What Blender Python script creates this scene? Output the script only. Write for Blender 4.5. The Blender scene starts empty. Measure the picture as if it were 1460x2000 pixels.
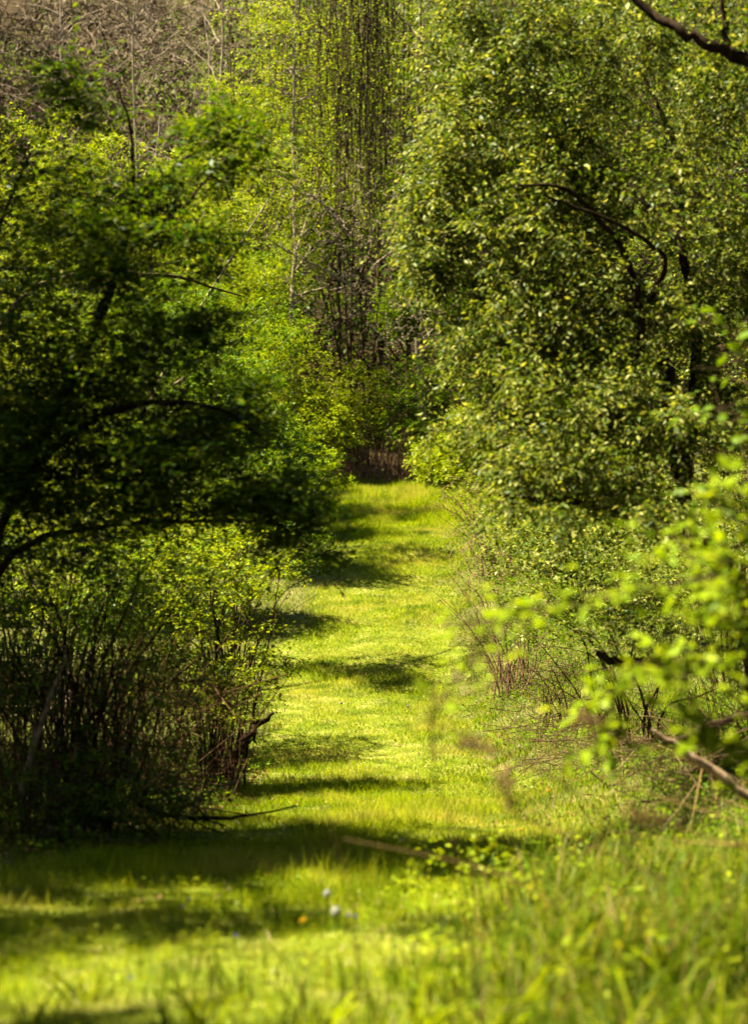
import bpy, math, random
import numpy as np
from mathutils import Vector, Matrix, Quaternion

# ------------------------------------------------------------------ camera, sky, sun, exposure
SC = bpy.context.scene
COL = SC.collection
F = 3333.0                      # focal length in pixels of the 1460 x 2000 photograph
CAMZ = 1.5
cam = bpy.data.cameras.new('camera')
cam.sensor_fit = 'VERTICAL'; cam.sensor_height = 36; cam.lens = 60
cam.clip_start = 0.1; cam.clip_end = 1000
cam.dof.use_dof = True; cam.dof.focus_distance = 20.0; cam.dof.aperture_fstop = 1.9
camo = bpy.data.objects.new('camera', cam); COL.objects.link(camo)
camo.location = (0, 0, CAMZ); camo.rotation_euler = (math.radians(90), 0, 0)
SC.camera = camo

SUN_EL, SUN_AZ = math.radians(57), math.radians(-86)   # azimuth from +Y towards +X
tosun = Vector((math.sin(SUN_AZ)*math.cos(SUN_EL), math.cos(SUN_AZ)*math.cos(SUN_EL), math.sin(SUN_EL)))
world = bpy.data.worlds.new('World'); SC.world = world; world.use_nodes = True
wn = world.node_tree.nodes; wn.clear()
sky = wn.new('ShaderNodeTexSky'); sky.sky_type = 'NISHITA'; sky.sun_disc = False
sky.air_density = .6; sky.dust_density = .8; sky.ozone_density = .8
sky.sun_elevation = SUN_EL; sky.sun_rotation = SUN_AZ
bgn = wn.new('ShaderNodeBackground'); bgn.inputs['Strength'].default_value = 0.05
wo = wn.new('ShaderNodeOutputWorld')
world.node_tree.links.new(sky.outputs[0], bgn.inputs[0]); world.node_tree.links.new(bgn.outputs[0], wo.inputs[0])
sun = bpy.data.lights.new('sun', 'SUN'); sun.energy = 5.0; sun.angle = math.radians(0.5); sun.color = (1.0, 0.93, 0.78)
suno = bpy.data.objects.new('sun', sun); COL.objects.link(suno)
suno.rotation_euler = (-tosun).to_track_quat('-Z', 'Y').to_euler()
SC.view_settings.view_transform = 'Standard'; SC.view_settings.look = 'None'
SC.view_settings.gamma = 1.0; SC.view_settings.exposure = 3.55
SC.render.engine = 'CYCLES'
SC.cycles.max_bounces = 6; SC.cycles.diffuse_bounces = 3; SC.cycles.glossy_bounces = 2
SC.cycles.transmission_bounces = 4; SC.cycles.transparent_max_bounces = 4
SC.cycles.caustics_reflective = False; SC.cycles.caustics_refractive = False
SC.cycles.use_denoising = True

# ------------------------------------------------------------------ helpers
def P(px, py, Y):
    return np.array(((px-730.0)/F*Y, Y, CAMZ+(1000.0-py)/F*Y))

def px_of(p):
    return 730+p[0]/p[1]*F, 1000-(p[2]-CAMZ)/p[1]*F

def vnoise(x, y, s, seed=0):
    r = np.random.default_rng(seed); out = np.zeros_like(np.asarray(x, float))
    for k in range(6):
        a = r.uniform(0, 6.283); f = s*r.uniform(.6, 2.2)
        out = out+np.sin((x*math.cos(a)+y*math.sin(a))*f+r.uniform(0, 6.283))
    return out/3.0

PY = np.array([-40, 0, 4, 5, 7, 9, 11, 14, 17, 20, 24, 28, 31, 34, 38, 42, 50, 60, 80, 145, 170.])
def _z(Y, py): return CAMZ+(1000-py)/F*Y
PZ = np.array([0, 0, 0, _z(5, 2000), _z(7, 1775), _z(9, 1672), _z(11, 1618), _z(14, 1560), _z(17, 1475), _z(20, 1385),
               _z(24, 1265), _z(28, 1150), _z(31, 1080), _z(34, 1030), _z(38, 982), _z(42, 955), 4.4, 8.6, 18.5, 52, 56])
_yy = np.linspace(-40, 170, 2101); _zz = np.interp(_yy, PY, PZ)
_k = np.exp(-np.linspace(-2.5, 2.5, 25)**2); _k /= _k.sum()
_zz = np.convolve(np.pad(_zz, 12, 'edge'), _k, 'valid')
def path_c(Y): return np.interp(Y, [0, 5, 9, 14, 20, 24, 28, 33, 38, 44], [-.25, -.2, 0.0, .05, -.02, .0, .3, .5, .42, .4])
def path_w(Y): return np.interp(Y, [0, 6, 10, 14, 20, 24, 28, 33, 38, 44], [1.9, 1.75, 1.25, 1.15, 1.2, 1.25, 1.0, 1.05, 1.55, 1.7])+.12*np.sin(Y*1.9)+.08*np.sin(Y*4.3+1)   # half width
def gz(x, y):
    x = np.asarray(x, float); y = np.asarray(y, float)
    z = np.interp(y, _yy, _zz)
    r = np.clip(x-path_c(y)-path_w(y)+.1, 0, None); l = np.clip(-(x-path_c(y))-path_w(y)-1.0, 0, None)
    fade = np.clip((y-4.0)/5, 0, 1)*np.clip((46-y)/14, 0, 1)
    z = z+fade*(1.0*(1-np.exp(-r*.32)))+np.clip((46-y)/14, 0, 1)*(.5*(1-np.exp(-l*.15)))
    z = z+.03*vnoise(x, y, 1.1, 3)+.012*vnoise(x, y, 4, 4)
    return z

def mesh_from(verts, faces_list, smooth=False):
    """faces_list: list of int arrays (n,k)"""
    me = bpy.data.meshes.new('m')
    verts = np.asarray(verts, np.float32)
    me.vertices.add(len(verts)); me.vertices.foreach_set('co', verts.ravel())
    loops = np.concatenate([f.ravel() for f in faces_list]).astype(np.int32)
    sizes = np.concatenate([np.full(len(f), f.shape[1], np.int32) for f in faces_list])
    me.loops.add(len(loops)); me.loops.foreach_set('vertex_index', loops)
    me.polygons.add(len(sizes))
    st = np.concatenate([[0], np.cumsum(sizes)[:-1]]).astype(np.int32)
    me.polygons.foreach_set('loop_start', st)
    if smooth: me.polygons.foreach_set('use_smooth', np.ones(len(sizes), bool))
    me.update(calc_edges=True)
    return me

def obj(name, me, mat=None, parent=None):
    o = bpy.data.objects.new(name, me)
    if me is not None:
        me.name = name
        if mat is not None and len(me.materials) == 0: me.materials.append(mat)
    COL.objects.link(o)
    if parent is not None:
        o.parent = parent
        o.matrix_parent_inverse = Matrix.Translation(-Vector(parent.location))
    return o

def tag(o, label=None, cat=None, group=None, kind=None):
    if label: o['label'] = label
    if cat: o['category'] = cat
    if group: o['group'] = group
    if kind: o['kind'] = kind
    return o

def thing(name, label, cat, loc, group=None):
    o = bpy.data.objects.new(name, None); COL.objects.link(o)
    o.location = [float(v) for v in loc]; o.empty_display_size = .1
    return tag(o, label, cat, group)

def norm(v):
    return v/np.maximum(np.linalg.norm(v, axis=-1, keepdims=True), 1e-9)

def spline(pts, rad, n):
    pts = np.asarray(pts, float); rad = np.asarray(rad, float); m = len(pts)
    q = np.vstack([2*pts[0]-pts[1], pts, 2*pts[-1]-pts[-2]])
    t = np.linspace(0, m-1, n); i = np.minimum(t.astype(int), m-2); u = (t-i)[:, None]
    p0, p1, p2, p3 = q[i], q[i+1], q[i+2], q[i+3]
    o = .5*((2*p1)+(-p0+p2)*u+(2*p0-5*p1+4*p2-p3)*u**2+(-p0+3*p1-3*p2+p3)*u**3)
    return o, np.interp(t, np.arange(m), rad)

def tube_mesh(lines, sides=None):
    """lines: list of (pts(n,3), rad(n)); one mesh of tapered tubes"""
    groups = {}
    for p, r in lines:
        s = sides or (8 if r[0] > .03 else 5 if r[0] > .009 else 3)
        groups.setdefault((len(p), s), []).append((p, r))
    V = []; Fq = []; Ft = []; off = 0
    for (n, s), L in groups.items():
        A = np.array([a for a, _ in L], float); R = np.array([b for _, b in L], float)
        T = norm(np.gradient(A, axis=1))
        ref = np.where(np.abs(T[:, :1, 2:3]) > .8, np.array([1., 0, 0]), np.array([0, 0, 1.]))
        U = norm(np.cross(T, np.broadcast_to(ref, T.shape))); W = np.cross(T, U)
        a = np.arange(s)/s*2*math.pi
        ring = A[:, :, None]+R[:, :, None, None]*(U[:, :, None]*np.cos(a)[None, None, :, None]+W[:, :, None]*np.sin(a)[None, None, :, None])
        V.append(ring.reshape(-1, 3)); N = len(L)
        base = off+(np.arange(N)*n*s)[:, None, None]
        i = np.arange(n-1)[None, :, None]; j = np.arange(s)[None, None, :]; j2 = (j+1) % s
        q = np.stack([base+i*s+j, base+i*s+j2, base+(i+1)*s+j2, base+(i+1)*s+j], -1)
        Fq.append(q.reshape(-1, 4)); off += N*n*s
    return mesh_from(np.vstack(V), Fq, True)

LEAF6 = np.array([(0, 0, 0), (.32, .5, .10), (.32, -.5, .10), (.72, .36, .05), (.72, -.36, .05), (1, 0, -.10)])
LEAF6F = np.array([(0, 2, 4, 5), (0, 5, 3, 1)])
LEAF4 = np.array([(0, 0, 0), (.45, .5, .06), (.45, -.5, .06), (1, 0, -.04)])
LEAF4F = np.array([(0, 2, 3, 1)])
def frames(D, Nn):
    D = norm(D); S = norm(np.cross(Nn, D)); Nz = np.cross(D, S)
    return D, S, Nz
def leaf_mesh(pos, D, Nn, L, W, six=True):
    D, S, Nz = frames(D, Nn)
    T = LEAF6 if six else LEAF4; Fc = LEAF6F if six else LEAF4F
    v = pos[:, None]+D[:, None]*(T[None, :, :1]*L[:, None, None])+S[:, None]*(T[None, :, 1:2]*W[:, None, None])+Nz[:, None]*(T[None, :, 2:]*L[:, None, None])
    k = len(T)
    f = (np.arange(len(pos))*k)[:, None, None]+Fc[None]
    return mesh_from(v.reshape(-1, 3), [f.reshape(-1, 4)])

def grass_mesh(x, y, h, w, lean, seed, segs=1, z=None, dirbias=None):
    r = np.random.default_rng(seed); n = len(x)
    z = gz(x, y)-.004 if z is None else z
    a = r.uniform(0, 2*math.pi, n); b = r.uniform(0, 2*math.pi, n)
    base = np.stack([x, y, z], 1); side = np.stack([np.cos(a), np.sin(a), 0*a], 1)*(w[:, None]*.5)
    lv = np.stack([np.cos(b), np.sin(b), 0*b], 1)
    if dirbias is not None: lv = norm(lv+np.array(dirbias))
    ln = (lean*r.uniform(.2, 1.4, n))[:, None]*h[:, None]
    up = np.array([0, 0, 1.])
    if segs == 1:
        tip = base+lv*ln+up*h[:, None]*np.sqrt(np.clip(1-np.minimum(lean, .95)**2*.5, .1, 1))[:, None]
        V = np.stack([base-side, base+side, tip], 1).reshape(-1, 3)
        return mesh_from(V, [np.arange(3*n).reshape(-1, 3)])
    hh = h[:, None]
    if segs == 2:
        m1 = base+lv*ln*.3+up*hh*.6; tip = base+lv*ln*1.1+up*hh*(1.0-.2*np.minimum(lean, 1)[:, None])
        V = np.stack([base-side*.8, base+side*.8, m1-side*.9, m1+side*.9, tip], 1).reshape(-1, 3); o = (np.arange(n)*5)[:, None]
        return mesh_from(V, [o+np.array([0, 1, 3, 2]), o+np.array([2, 3, 4])])
    m1 = base+lv*ln*.16+up*hh*.42; m2 = base+lv*ln*.52+up*hh*.78; tip = base+lv*ln*1.15+up*hh*(1.0-.25*np.minimum(lean, 1)[:, None])
    V = np.stack([base-side*.8, base+side*.8, m1-side, m1+side, m2-side*.75, m2+side*.75, tip], 1).reshape(-1, 3)
    o = (np.arange(n)*7)[:, None]
    q = np.concatenate([o+np.array([0, 1, 3, 2]), o+np.array([2, 3, 5, 4])]); t = o+np.array([4, 5, 6])
    return mesh_from(V, [q, t])

# ------------------------------------------------------------------ materials
def new_mat(name):
    m = bpy.data.materials.new(name); m.use_nodes = True
    nt = m.node_tree; nt.nodes.clear()
    return m, nt, nt.nodes, nt.links
def ramp(nodes, stops):
    r = nodes.new('ShaderNodeValToRGB'); e = r.color_ramp.elements
    e[0].position, e[0].color = stops[0][0], (*stops[0][1], 1)
    e[1].position, e[1].color = stops[-1][0], (*stops[-1][1], 1)
    for p, c in stops[1:-1]:
        k = e.new(p); k.color = (*c, 1)
    return r
def leaf_mat(name, cols, trans=.42, tcol=(1.5, 1.35, .55), rough=.45, spec=.03, patch=None, patch_scale=.6, patch_lo=.5, patch_hi=.68, dark=None):
    """cols: ramp over a random value for each leaf; patch: colour of real worn / dry areas"""
    m, nt, N, L = new_mat(name)
    geo = N.new('ShaderNodeNewGeometry')
    r = ramp(N, [(i/(len(cols)-1), c) for i, c in enumerate(cols)])
    L.new(geo.outputs['Random Per Island'], r.inputs[0])
    colr = r.outputs[0]
    if patch:
        tc = N.new('ShaderNodeTexCoord'); nz = N.new('ShaderNodeTexNoise'); nz.inputs['Scale'].default_value = patch_scale
        nz.inputs['Detail'].default_value = 5; nz.inputs['Roughness'].default_value = .65
        L.new(tc.outputs['Object'], nz.inputs['Vector'])
        mr = N.new('ShaderNodeMapRange'); mr.inputs[1].default_value = patch_lo; mr.inputs[2].default_value = patch_hi
        L.new(nz.outputs[0], mr.inputs[0])
        mx = N.new('ShaderNodeMix'); mx.data_type = 'RGBA'
        L.new(mr.outputs[0], mx.inputs[0]); L.new(colr, mx.inputs[6]); mx.inputs[7].default_value = (*patch, 1)
        colr = mx.outputs[2]
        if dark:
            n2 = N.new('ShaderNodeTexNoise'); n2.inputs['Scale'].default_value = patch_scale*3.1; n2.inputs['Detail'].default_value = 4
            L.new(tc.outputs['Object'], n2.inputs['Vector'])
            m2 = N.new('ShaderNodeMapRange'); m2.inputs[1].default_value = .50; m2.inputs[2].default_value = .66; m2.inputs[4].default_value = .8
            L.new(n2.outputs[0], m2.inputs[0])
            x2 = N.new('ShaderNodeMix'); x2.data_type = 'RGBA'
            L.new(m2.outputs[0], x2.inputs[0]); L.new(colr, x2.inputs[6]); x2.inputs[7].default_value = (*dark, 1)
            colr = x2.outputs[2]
    b = N.new('ShaderNodeBsdfPrincipled'); b.inputs['Roughness'].default_value = rough
    b.inputs['Specular IOR Level'].default_value = spec
    L.new(colr, b.inputs['Base Color'])
    t = N.new('ShaderNodeBsdfTranslucent')
    mul = N.new('ShaderNodeMix'); mul.data_type = 'RGBA'; mul.blend_type = 'MULTIPLY'; mul.inputs[0].default_value = 1
    L.new(colr, mul.inputs[6]); mul.inputs[7].default_value = (*tcol, 1)
    L.new(mul.outputs[2], t.inputs[0])
    ms = N.new('ShaderNodeMixShader'); ms.inputs[0].default_value = trans
    L.new(b.outputs[0], ms.inputs[1]); L.new(t.outputs[0], ms.inputs[2])
    o = N.new('ShaderNodeOutputMaterial'); L.new(ms.outputs[0], o.inputs[0])
    return m
def noise_mat(name, stops, scale=8, rough=.85, bump=.4, stretch=(1, 1, 1), spec=.015, detail=6):
    m, nt, N, L = new_mat(name)
    tc = N.new('ShaderNodeTexCoord'); mp = N.new('ShaderNodeMapping'); mp.inputs['Scale'].default_value = stretch
    L.new(tc.outputs['Object'], mp.inputs[0])
    nz = N.new('ShaderNodeTexNoise'); nz.inputs['Scale'].default_value = scale; nz.inputs['Detail'].default_value = detail
    nz.inputs['Roughness'].default_value = .65
    L.new(mp.outputs[0], nz.inputs['Vector'])
    r = ramp(N, stops); L.new(nz.outputs[0], r.inputs[0])
    b = N.new('ShaderNodeBsdfPrincipled'); b.inputs['Roughness'].default_value = rough; b.inputs['Specular IOR Level'].default_value = spec
    L.new(r.outputs[0], b.inputs['Base Color'])
    if bump:
        bp = N.new('ShaderNodeBump'); bp.inputs['Strength'].default_value = bump; bp.inputs['Distance'].default_value = .02
        L.new(nz.outputs[0], bp.inputs['Height']); L.new(bp.outputs[0], b.inputs['Normal'])
    o = N.new('ShaderNodeOutputMaterial'); L.new(b.outputs[0], o.inputs[0])
    return m

M = {}
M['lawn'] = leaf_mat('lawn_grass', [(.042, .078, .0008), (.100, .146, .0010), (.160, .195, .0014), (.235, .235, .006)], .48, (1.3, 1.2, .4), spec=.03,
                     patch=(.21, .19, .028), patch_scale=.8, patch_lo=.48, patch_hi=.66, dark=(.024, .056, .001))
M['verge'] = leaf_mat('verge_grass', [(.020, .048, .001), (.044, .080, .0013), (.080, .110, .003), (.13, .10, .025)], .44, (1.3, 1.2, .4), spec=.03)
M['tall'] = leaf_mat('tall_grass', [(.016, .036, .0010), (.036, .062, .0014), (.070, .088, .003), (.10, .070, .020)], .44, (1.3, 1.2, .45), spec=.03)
M['straw'] = leaf_mat('dry_straw', [(.10, .055, .014), (.17, .10, .03), (.24, .16, .055)], .25, (1.2, 1.1, .8), spec=.15)
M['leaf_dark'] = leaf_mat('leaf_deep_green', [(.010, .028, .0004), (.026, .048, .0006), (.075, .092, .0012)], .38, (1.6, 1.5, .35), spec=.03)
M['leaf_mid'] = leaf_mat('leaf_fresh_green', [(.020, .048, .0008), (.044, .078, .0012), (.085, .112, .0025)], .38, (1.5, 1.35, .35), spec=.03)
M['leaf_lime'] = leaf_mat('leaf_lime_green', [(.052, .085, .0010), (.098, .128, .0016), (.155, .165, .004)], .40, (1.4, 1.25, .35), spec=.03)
M['leaf_olive'] = leaf_mat('leaf_silvery_olive', [(.014, .030, .001), (.040, .062, .003), (.085, .102, .009), (.18, .172, .040)], .40, (1.4, 1.3, .45), rough=.5, spec=.06)
M['leaf_bright'] = leaf_mat('leaf_bright_spring', [(.065, .110, .0012), (.105, .148, .0018), (.150, .175, .003)], .46, (1.3, 1.2, .4), spec=.03)
M['bark'] = noise_mat('bark_dark', [(.3, (.006, .0035, .0015)), (.5, (.015, .009, .004)), (.75, (.036, .023, .012))], 30, stretch=(1, 1, .25))
M['bark_red'] = noise_mat('bark_reddish', [(.3, (.012, .006, .002)), (.5, (.030, .016, .006)), (.75, (.065, .038, .018))], 30, stretch=(1, 1, .3))
M['bark_pale'] = noise_mat('bark_pale', [(.3, (.050, .036, .018)), (.5, (.12, .088, .050)), (.75, (.24, .19, .12))], 14, stretch=(1, 1, .3))
M['twig_brown'] = noise_mat('twig_brown', [(.3, (.015, .009, .0035)), (.5, (.038, .024, .010)), (.75, (.08, .055, .026))], 20)
M['vine'] = noise_mat('vine_bark', [(.3, (.009, .006, .0025)), (.5, (.024, .016, .007)), (.75, (.055, .038, .018))], 20)
M['brush'] = noise_mat('hill_brush', [(.3, (.005, .003, .001)), (.5, (.014, .009, .004)), (.75, (.06, .042, .020))], 1.5)
M['twig_red'] = noise_mat('twig_reddish', [(.3, (.045, .020, .010)), (.5, (.095, .048, .026)), (.75, (.16, .095, .055))], 20)
M['deadwood'] = noise_mat('dead_wood', [(.3, (.05, .030, .014)), (.5, (.12, .08, .042)), (.75, (.24, .18, .11))], 24, stretch=(1, 1, 1))
M['litter'] = leaf_mat('leaf_litter', [(.025, .012, .004), (.060, .030, .010), (.12, .068, .024)], .15, (1.2, 1, .7))
M['soil'] = noise_mat('ground_soil', [(.3, (.016, .014, .004)), (.45, (.032, .034, .006)), (.6, (.055, .050, .014)), (.78, (.11, .08, .032))], 2.2, .95, .6)
M['hill'] = noise_mat('hill_litter', [(.3, (.005, .0035, .001)), (.5, (.014, .009, .003)), (.7, (.030, .020, .007))], .9, .95, .6)
M['turf'] = noise_mat('path_turf', [(.3, (.025, .035, .003)), (.5, (.055, .065, .005)), (.72, (.12, .105, .025))], 3.0, .95, .5)
M['puff'] = leaf_mat('seed_down', [(.22, .21, .15), (.30, .29, .21)], .4, (1, 1, .95), rough=.9, spec=0)
M['yellow'] = leaf_mat('yellow_petal', [(.32, .18, .004), (.42, .27, .006)], .3, (1.1, 1, .5))
M['violet'] = leaf_mat('violet_petal', [(.10, .08, .20), (.16, .14, .27)], .3, (1, 1, 1.1))
M['seed'] = leaf_mat('dry_seed_head', [(.045, .024, .007), (.080, .046, .016), (.13, .080, .034)], .25, (1.1, 1, .8))

# ------------------------------------------------------------------ ground
def grid_mesh(xs, ys, fn, dz=0.0):
    X, Y = np.meshgrid(xs, ys)
    V = np.stack([X, Y, fn(X, Y)+dz], -1).reshape(-1, 3)
    nx, ny = len(xs), len(ys)
    i = np.arange(ny-1)[:, None]*nx+np.arange(nx-1)[None]
    q = np.stack([i, i+1, i+1+nx, i+nx], -1).reshape(-1, 4)
    return mesh_from(V, [q], True)
xs = np.unique(np.concatenate([np.linspace(-150, -8, 40), np.arange(-8, 8.01, .28), np.linspace(8, 150, 40)]))
ys = np.unique(np.concatenate([np.linspace(-38, 2, 20), np.arange(2, 44, .3), np.linspace(44, 168, 70)]))
gm = grid_mesh(xs, ys, gz)
g = obj('ground', gm, M['soil']); gm.materials.append(M['hill']); tag(g, kind='structure')
cy = np.empty(len(gm.polygons)*3); gm.polygons.foreach_get('center', cy)
gm.polygons.foreach_set('material_index', (cy.reshape(-1, 3)[:, 1] > 44).astype(np.int32))
pt = np.linspace(-1, 1, 15); py_ = np.arange(1, 43.5, .2)
T_, Y_ = np.meshgrid(pt, py_)
X_ = path_c(Y_)+T_*path_w(Y_)*(1+.08*np.sin(Y_*1.7+T_))
V = np.stack([X_, Y_, gz(X_, Y_)+.006], -1).reshape(-1, 3)
i = np.arange(len(py_)-1)[:, None]*15+np.arange(14)[None]
tag(obj('path', mesh_from(V, [np.stack([i, i+1, i+16, i+15], -1).reshape(-1, 4)], True), M['turf']), kind='structure')

# ------------------------------------------------------------------ plants: generators
def connect(rng, lines, targets, r_rel=.6, r_max=.02, bow=.12, wob=.05, npt=6, tip=.0012):
    """grow one branch from the nearest wood to every target; returns the new branches"""
    pts = np.vstack([p for p, _ in lines]); rad = np.concatenate([r for _, r in lines])
    cap = len(pts)+len(targets)*npt+8
    A = np.empty((cap, 3)); R = np.empty(cap); n = len(pts); A[:n] = pts; R[:n] = rad
    d0 = np.array([np.min(((A[:n]-t)**2).sum(1)) for t in targets])
    out = []
    s = np.linspace(0, 1, npt)
    for k in np.argsort(d0):
        t = targets[k]
        d2 = ((A[:n]-t)**2).sum(1)
        d2 = d2*(1+1.2*(A[:n, 2] > t[2]+.05))
        j = int(np.argmin(d2)); p0 = A[j]; L = math.sqrt(((p0-t)**2).sum())
        if L < .02: continue
        p = p0+(t-p0)*s[:, None]
        p[:, 2] += bow*L*np.sin(math.pi*s)
        w = rng.normal(0, wob*L, (npt, 3)); w[0] = 0; w[-1] = 0
        p = p+w*np.sin(math.pi*s)[:, None]
        r0 = min(R[j]*r_rel, r_max, .004+.010*L); r0 = max(r0, tip*1.3)
        r = r0+(tip-r0)*s**.8
        out.append((p, r)); A[n:n+npt-1] = p[1:]; R[n:n+npt-1] = r[1:]; n += npt-1
    return out

def blob_targets(rng, blobs, clump=0):
    T = []
    for c, rr, n in blobs:
        v = norm(rng.normal(size=(n, 3)))*(rng.uniform(0, 1, (n, 1))**.45)
        if clump:
            m = max(2, n//clump); v = v[:m][rng.integers(0, m, n)]+rng.normal(0, .17, (n, 3))
        T.append(np.asarray(c)+v*np.asarray(rr))
    return np.vstack(T)

def shoots(rng, br, per, length, horiz=.6, droop=0.0, smin=.25, up=.15):
    n = len(br)*per; idx = np.repeat(np.arange(len(br)), per)
    P0 = np.empty((n, 3)); T0 = np.empty((n, 3)); s = rng.uniform(smin, 1, n); s[::per] = .98
    BP = [b[0] for b in br]
    for k in range(n):
        p = BP[idx[k]]; m = len(p)-1; u = s[k]*m; i = min(int(u), m-1); f = u-i
        P0[k] = p[i]*(1-f)+p[i+1]*f; T0[k] = p[i+1]-p[i]
    D = norm(T0)*.7+rng.normal(size=(n, 3))*np.array([.75, .75, .75*(1-horiz)]); D[:, 2] += up-droop
    D = norm(D); L = length*rng.uniform(.5, 1.3, n)
    return P0, D, L

def leaves_on(rng, P0, D, L, per, ll, lw, droop=.2, nup=1.0, nrand=.5, bias=None):
    n = len(P0); k = np.tile(np.arange(per), n); idx = np.repeat(np.arange(n), per)
    s = (k+.6+rng.uniform(-.3, .3, n*per))/per
    d = D[idx]; pos = P0[idx]+d*(L[idx]*s)[:, None]; pos[:, 2] -= .12*L[idx]*s*s
    side = norm(np.cross(d, np.array([0, 0, 1.]))+1e-6)*np.where(k % 2 == 0, 1, -1)[:, None]
    ld = d*.55+side*rng.uniform(.4, 1.1, n*per)[:, None]+rng.normal(0, .3, (n*per, 3)); ld[:, 2] -= droop
    nn = np.array([0, 0, 1.])*nup+rng.normal(0, nrand, (n*per, 3))
    if bias is not None: nn = nn+np.array(bias)
    l = ll*rng.uniform(.55, 1.25, n*per); w = l*(lw/ll)*rng.uniform(.8, 1.2, n*per)
    return pos, ld, nn, l, w

def shoot_lines(P0, D, L, r=.0016):
    s = np.array([0, 1.])
    p = P0[:, None]+D[:, None]*(L[:, None]*s)[:, :, None]; p[:, :, 2] -= .12*L[:, None]*s**2
    return [(a, np.array([r, r*.5])) for a in p]

def plant(name, label, cat, base, limbs, blobs, leaf, wood, leafmat, seed, group=None, ll=.05, lw=.024, per=6, lps=7, slen=.2,
          horiz=.5, droop=.2, nup=1., nrand=.55, six=False, limb_name='limb', tube_shoots=False, r_max=.02, bow=.12, wob=.06,
          trunk_name='trunk', crown_name='crown', sag=0., keep=1.0, r_rel=.6, bias=None, tip=.0012, npt=6, clump=0, twig_wood=None):
    rng = np.random.default_rng(seed)
    root = thing(name, label, cat, base, group)
    LL = []
    base_wood = wood
    for i, lm in enumerate(limbs):
        pts, rad = lm[:2]; wood = lm[2] if len(lm) > 2 else base_wood
        m = max(6, len(pts)*5)
        p, r = spline(pts, rad, m)
        p[1:-1] += rng.normal(0, 1, (m-2, 3))*np.minimum(r[1:-1, None]*.35, .02)
        LL.append((p, r))
        if i == 0: first = obj(trunk_name, tube_mesh([(p, r)]), wood, root)
        elif trunk_name == 'trunk': obj(limb_name, tube_mesh([(p, r)]), wood).parent = first      # a limb is a piece of its trunk
        else: obj(limb_name, tube_mesh([(p, r)]), wood, root)
    wood = base_wood
    T = blob_targets(rng, blobs, clump)
    br = connect(rng, LL, T, r_rel=r_rel, r_max=r_max, bow=bow, wob=wob, npt=npt, tip=tip)
    lines = list(br)
    if leaf:
        P0, D, L = shoots(rng, br, per, slen, horiz, sag)
        if keep < 1:
            kk = rng.uniform(size=len(P0)) < keep; P0, D, L = P0[kk], D[kk], L[kk]
        if tube_shoots: lines += shoot_lines(P0, D, L)
        pos, ld, nn, l, w = leaves_on(rng, P0, D, L, lps, ll, lw, droop, nup, nrand, bias)
        tag(obj(crown_name, leaf_mesh(pos, ld, nn, l, w, six), leafmat, root), kind='stuff')
    tag(obj('twigs', tube_mesh(lines), twig_wood or wood, root), kind='stuff')
    return root

def B(px, py, Y, rx, ry, rY, n):
    """crown lobe centred where the photograph shows it, radii rx, ry in photo pixels at that distance, rY in metres"""
    return (P(px, py, Y), (rx/F*Y, rY, ry/F*Y), n)
def limb(rs, *pp): return ([P(*p) for p in pp], rs)
def gpt(x, y, dz=0.): return np.array([x, y, float(gz(x, y))+dz])

# ------------------------------------------------------------------ left side
LB = gpt(-2.68, 9.7, -.05)
plant('shaded_tree', 'dark shaded leafy tree arching in from the left edge over the bushes', 'tree', LB,
      [([LB, P(-90, 1350, 9.7), P(-40, 1150, 9.7), P(60, 900, 9.7), P(190, 640, 9.6), P(260, 480, 9.5), P(345, 420, 9.4), P(420, 330, 9.3)], [.042, .036, .03, .024, .018, .013, .009, .005]),
       limb([.03, .022, .015, .010, .007, .004], (-40, 1150, 9.7), (60, 1060, 9.6), (190, 1030, 9.4), (400, 1018, 9.2), (520, 1020, 9.1), (600, 1050, 9.1)),
       limb([.03, .022, .016, .010, .005], (190, 640, 9.6), (230, 520, 9.8), (258, 400, 9.9), (255, 260, 10.0), (230, 170, 10.0)),
       limb([.035, .025, .018, .010, .004], (20, 980, 9.7), (120, 860, 9.4), (270, 790, 9.2), (430, 800, 9.1), (540, 880, 9.1)),
       limb([.035, .025, .015, .006], (-60, 1200, 9.7), (-60, 800, 10.0), (-20, 500, 10.1), (60, 300, 10.1)),
       limb([.02, .012, .006], (258, 400, 9.9), (380, 300, 9.7), (500, 270, 9.7))],
      [B(60, 330, 10.0, 150, 110, .5, 64), B(420, 310, 9.6, 125, 95, .4, 78), B(260, 420, 9.6, 130, 90, .45, 72), B(400, 470, 9.5, 90, 60, .4, 39),
       B(60, 600, 9.8, 160, 150, .6, 120), B(270, 690, 9.5, 200, 120, .6, 144), B(150, 870, 9.5, 220, 120, .6, 192), B(400, 870, 9.3, 170, 110, .6, 156), B(100, 760, 10.0, 180, 120, .6, 108), B(500, 960, 9.2, 110, 70, .5, 60), B(380, 620, 9.7, 90, 60, .5, 28),
       B(30, 960, 9.2, 120, 110, .35, 60), B(40, 820, 9.2, 120, 90, .3, 40), B(160, 1010, 9.1, 180, 45, .3, 40), B(260, 560, 9.3, 120, 60, .3, 30), B(200, 480, 9.2, 90, 60, .3, 22), B(540, 990, 9.1, 100, 55, .35, 48), B(600, 1045, 9.1, 60, 40, .3, 21), B(640, 1085, 9.1, 35, 25, .2, 9), B(280, 980, 9.3, 230, 55, .4, 52), B(60, 960, 9.6, 130, 70, .4, 31), B(150, 170, 10.0, 150, 60, .4, 39), B(130, 1080, 9.7, 170, 60, .5, 43), B(470, 740, 9.2, 70, 40, .3, 14)],
      True, M['bark'], M['leaf_dark'], 11, ll=.050, lw=.021, per=4, lps=8, slen=.26, horiz=.88, droop=.1, nup=1.1, nrand=.5, clump=6, tube_shoots=True)

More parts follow.
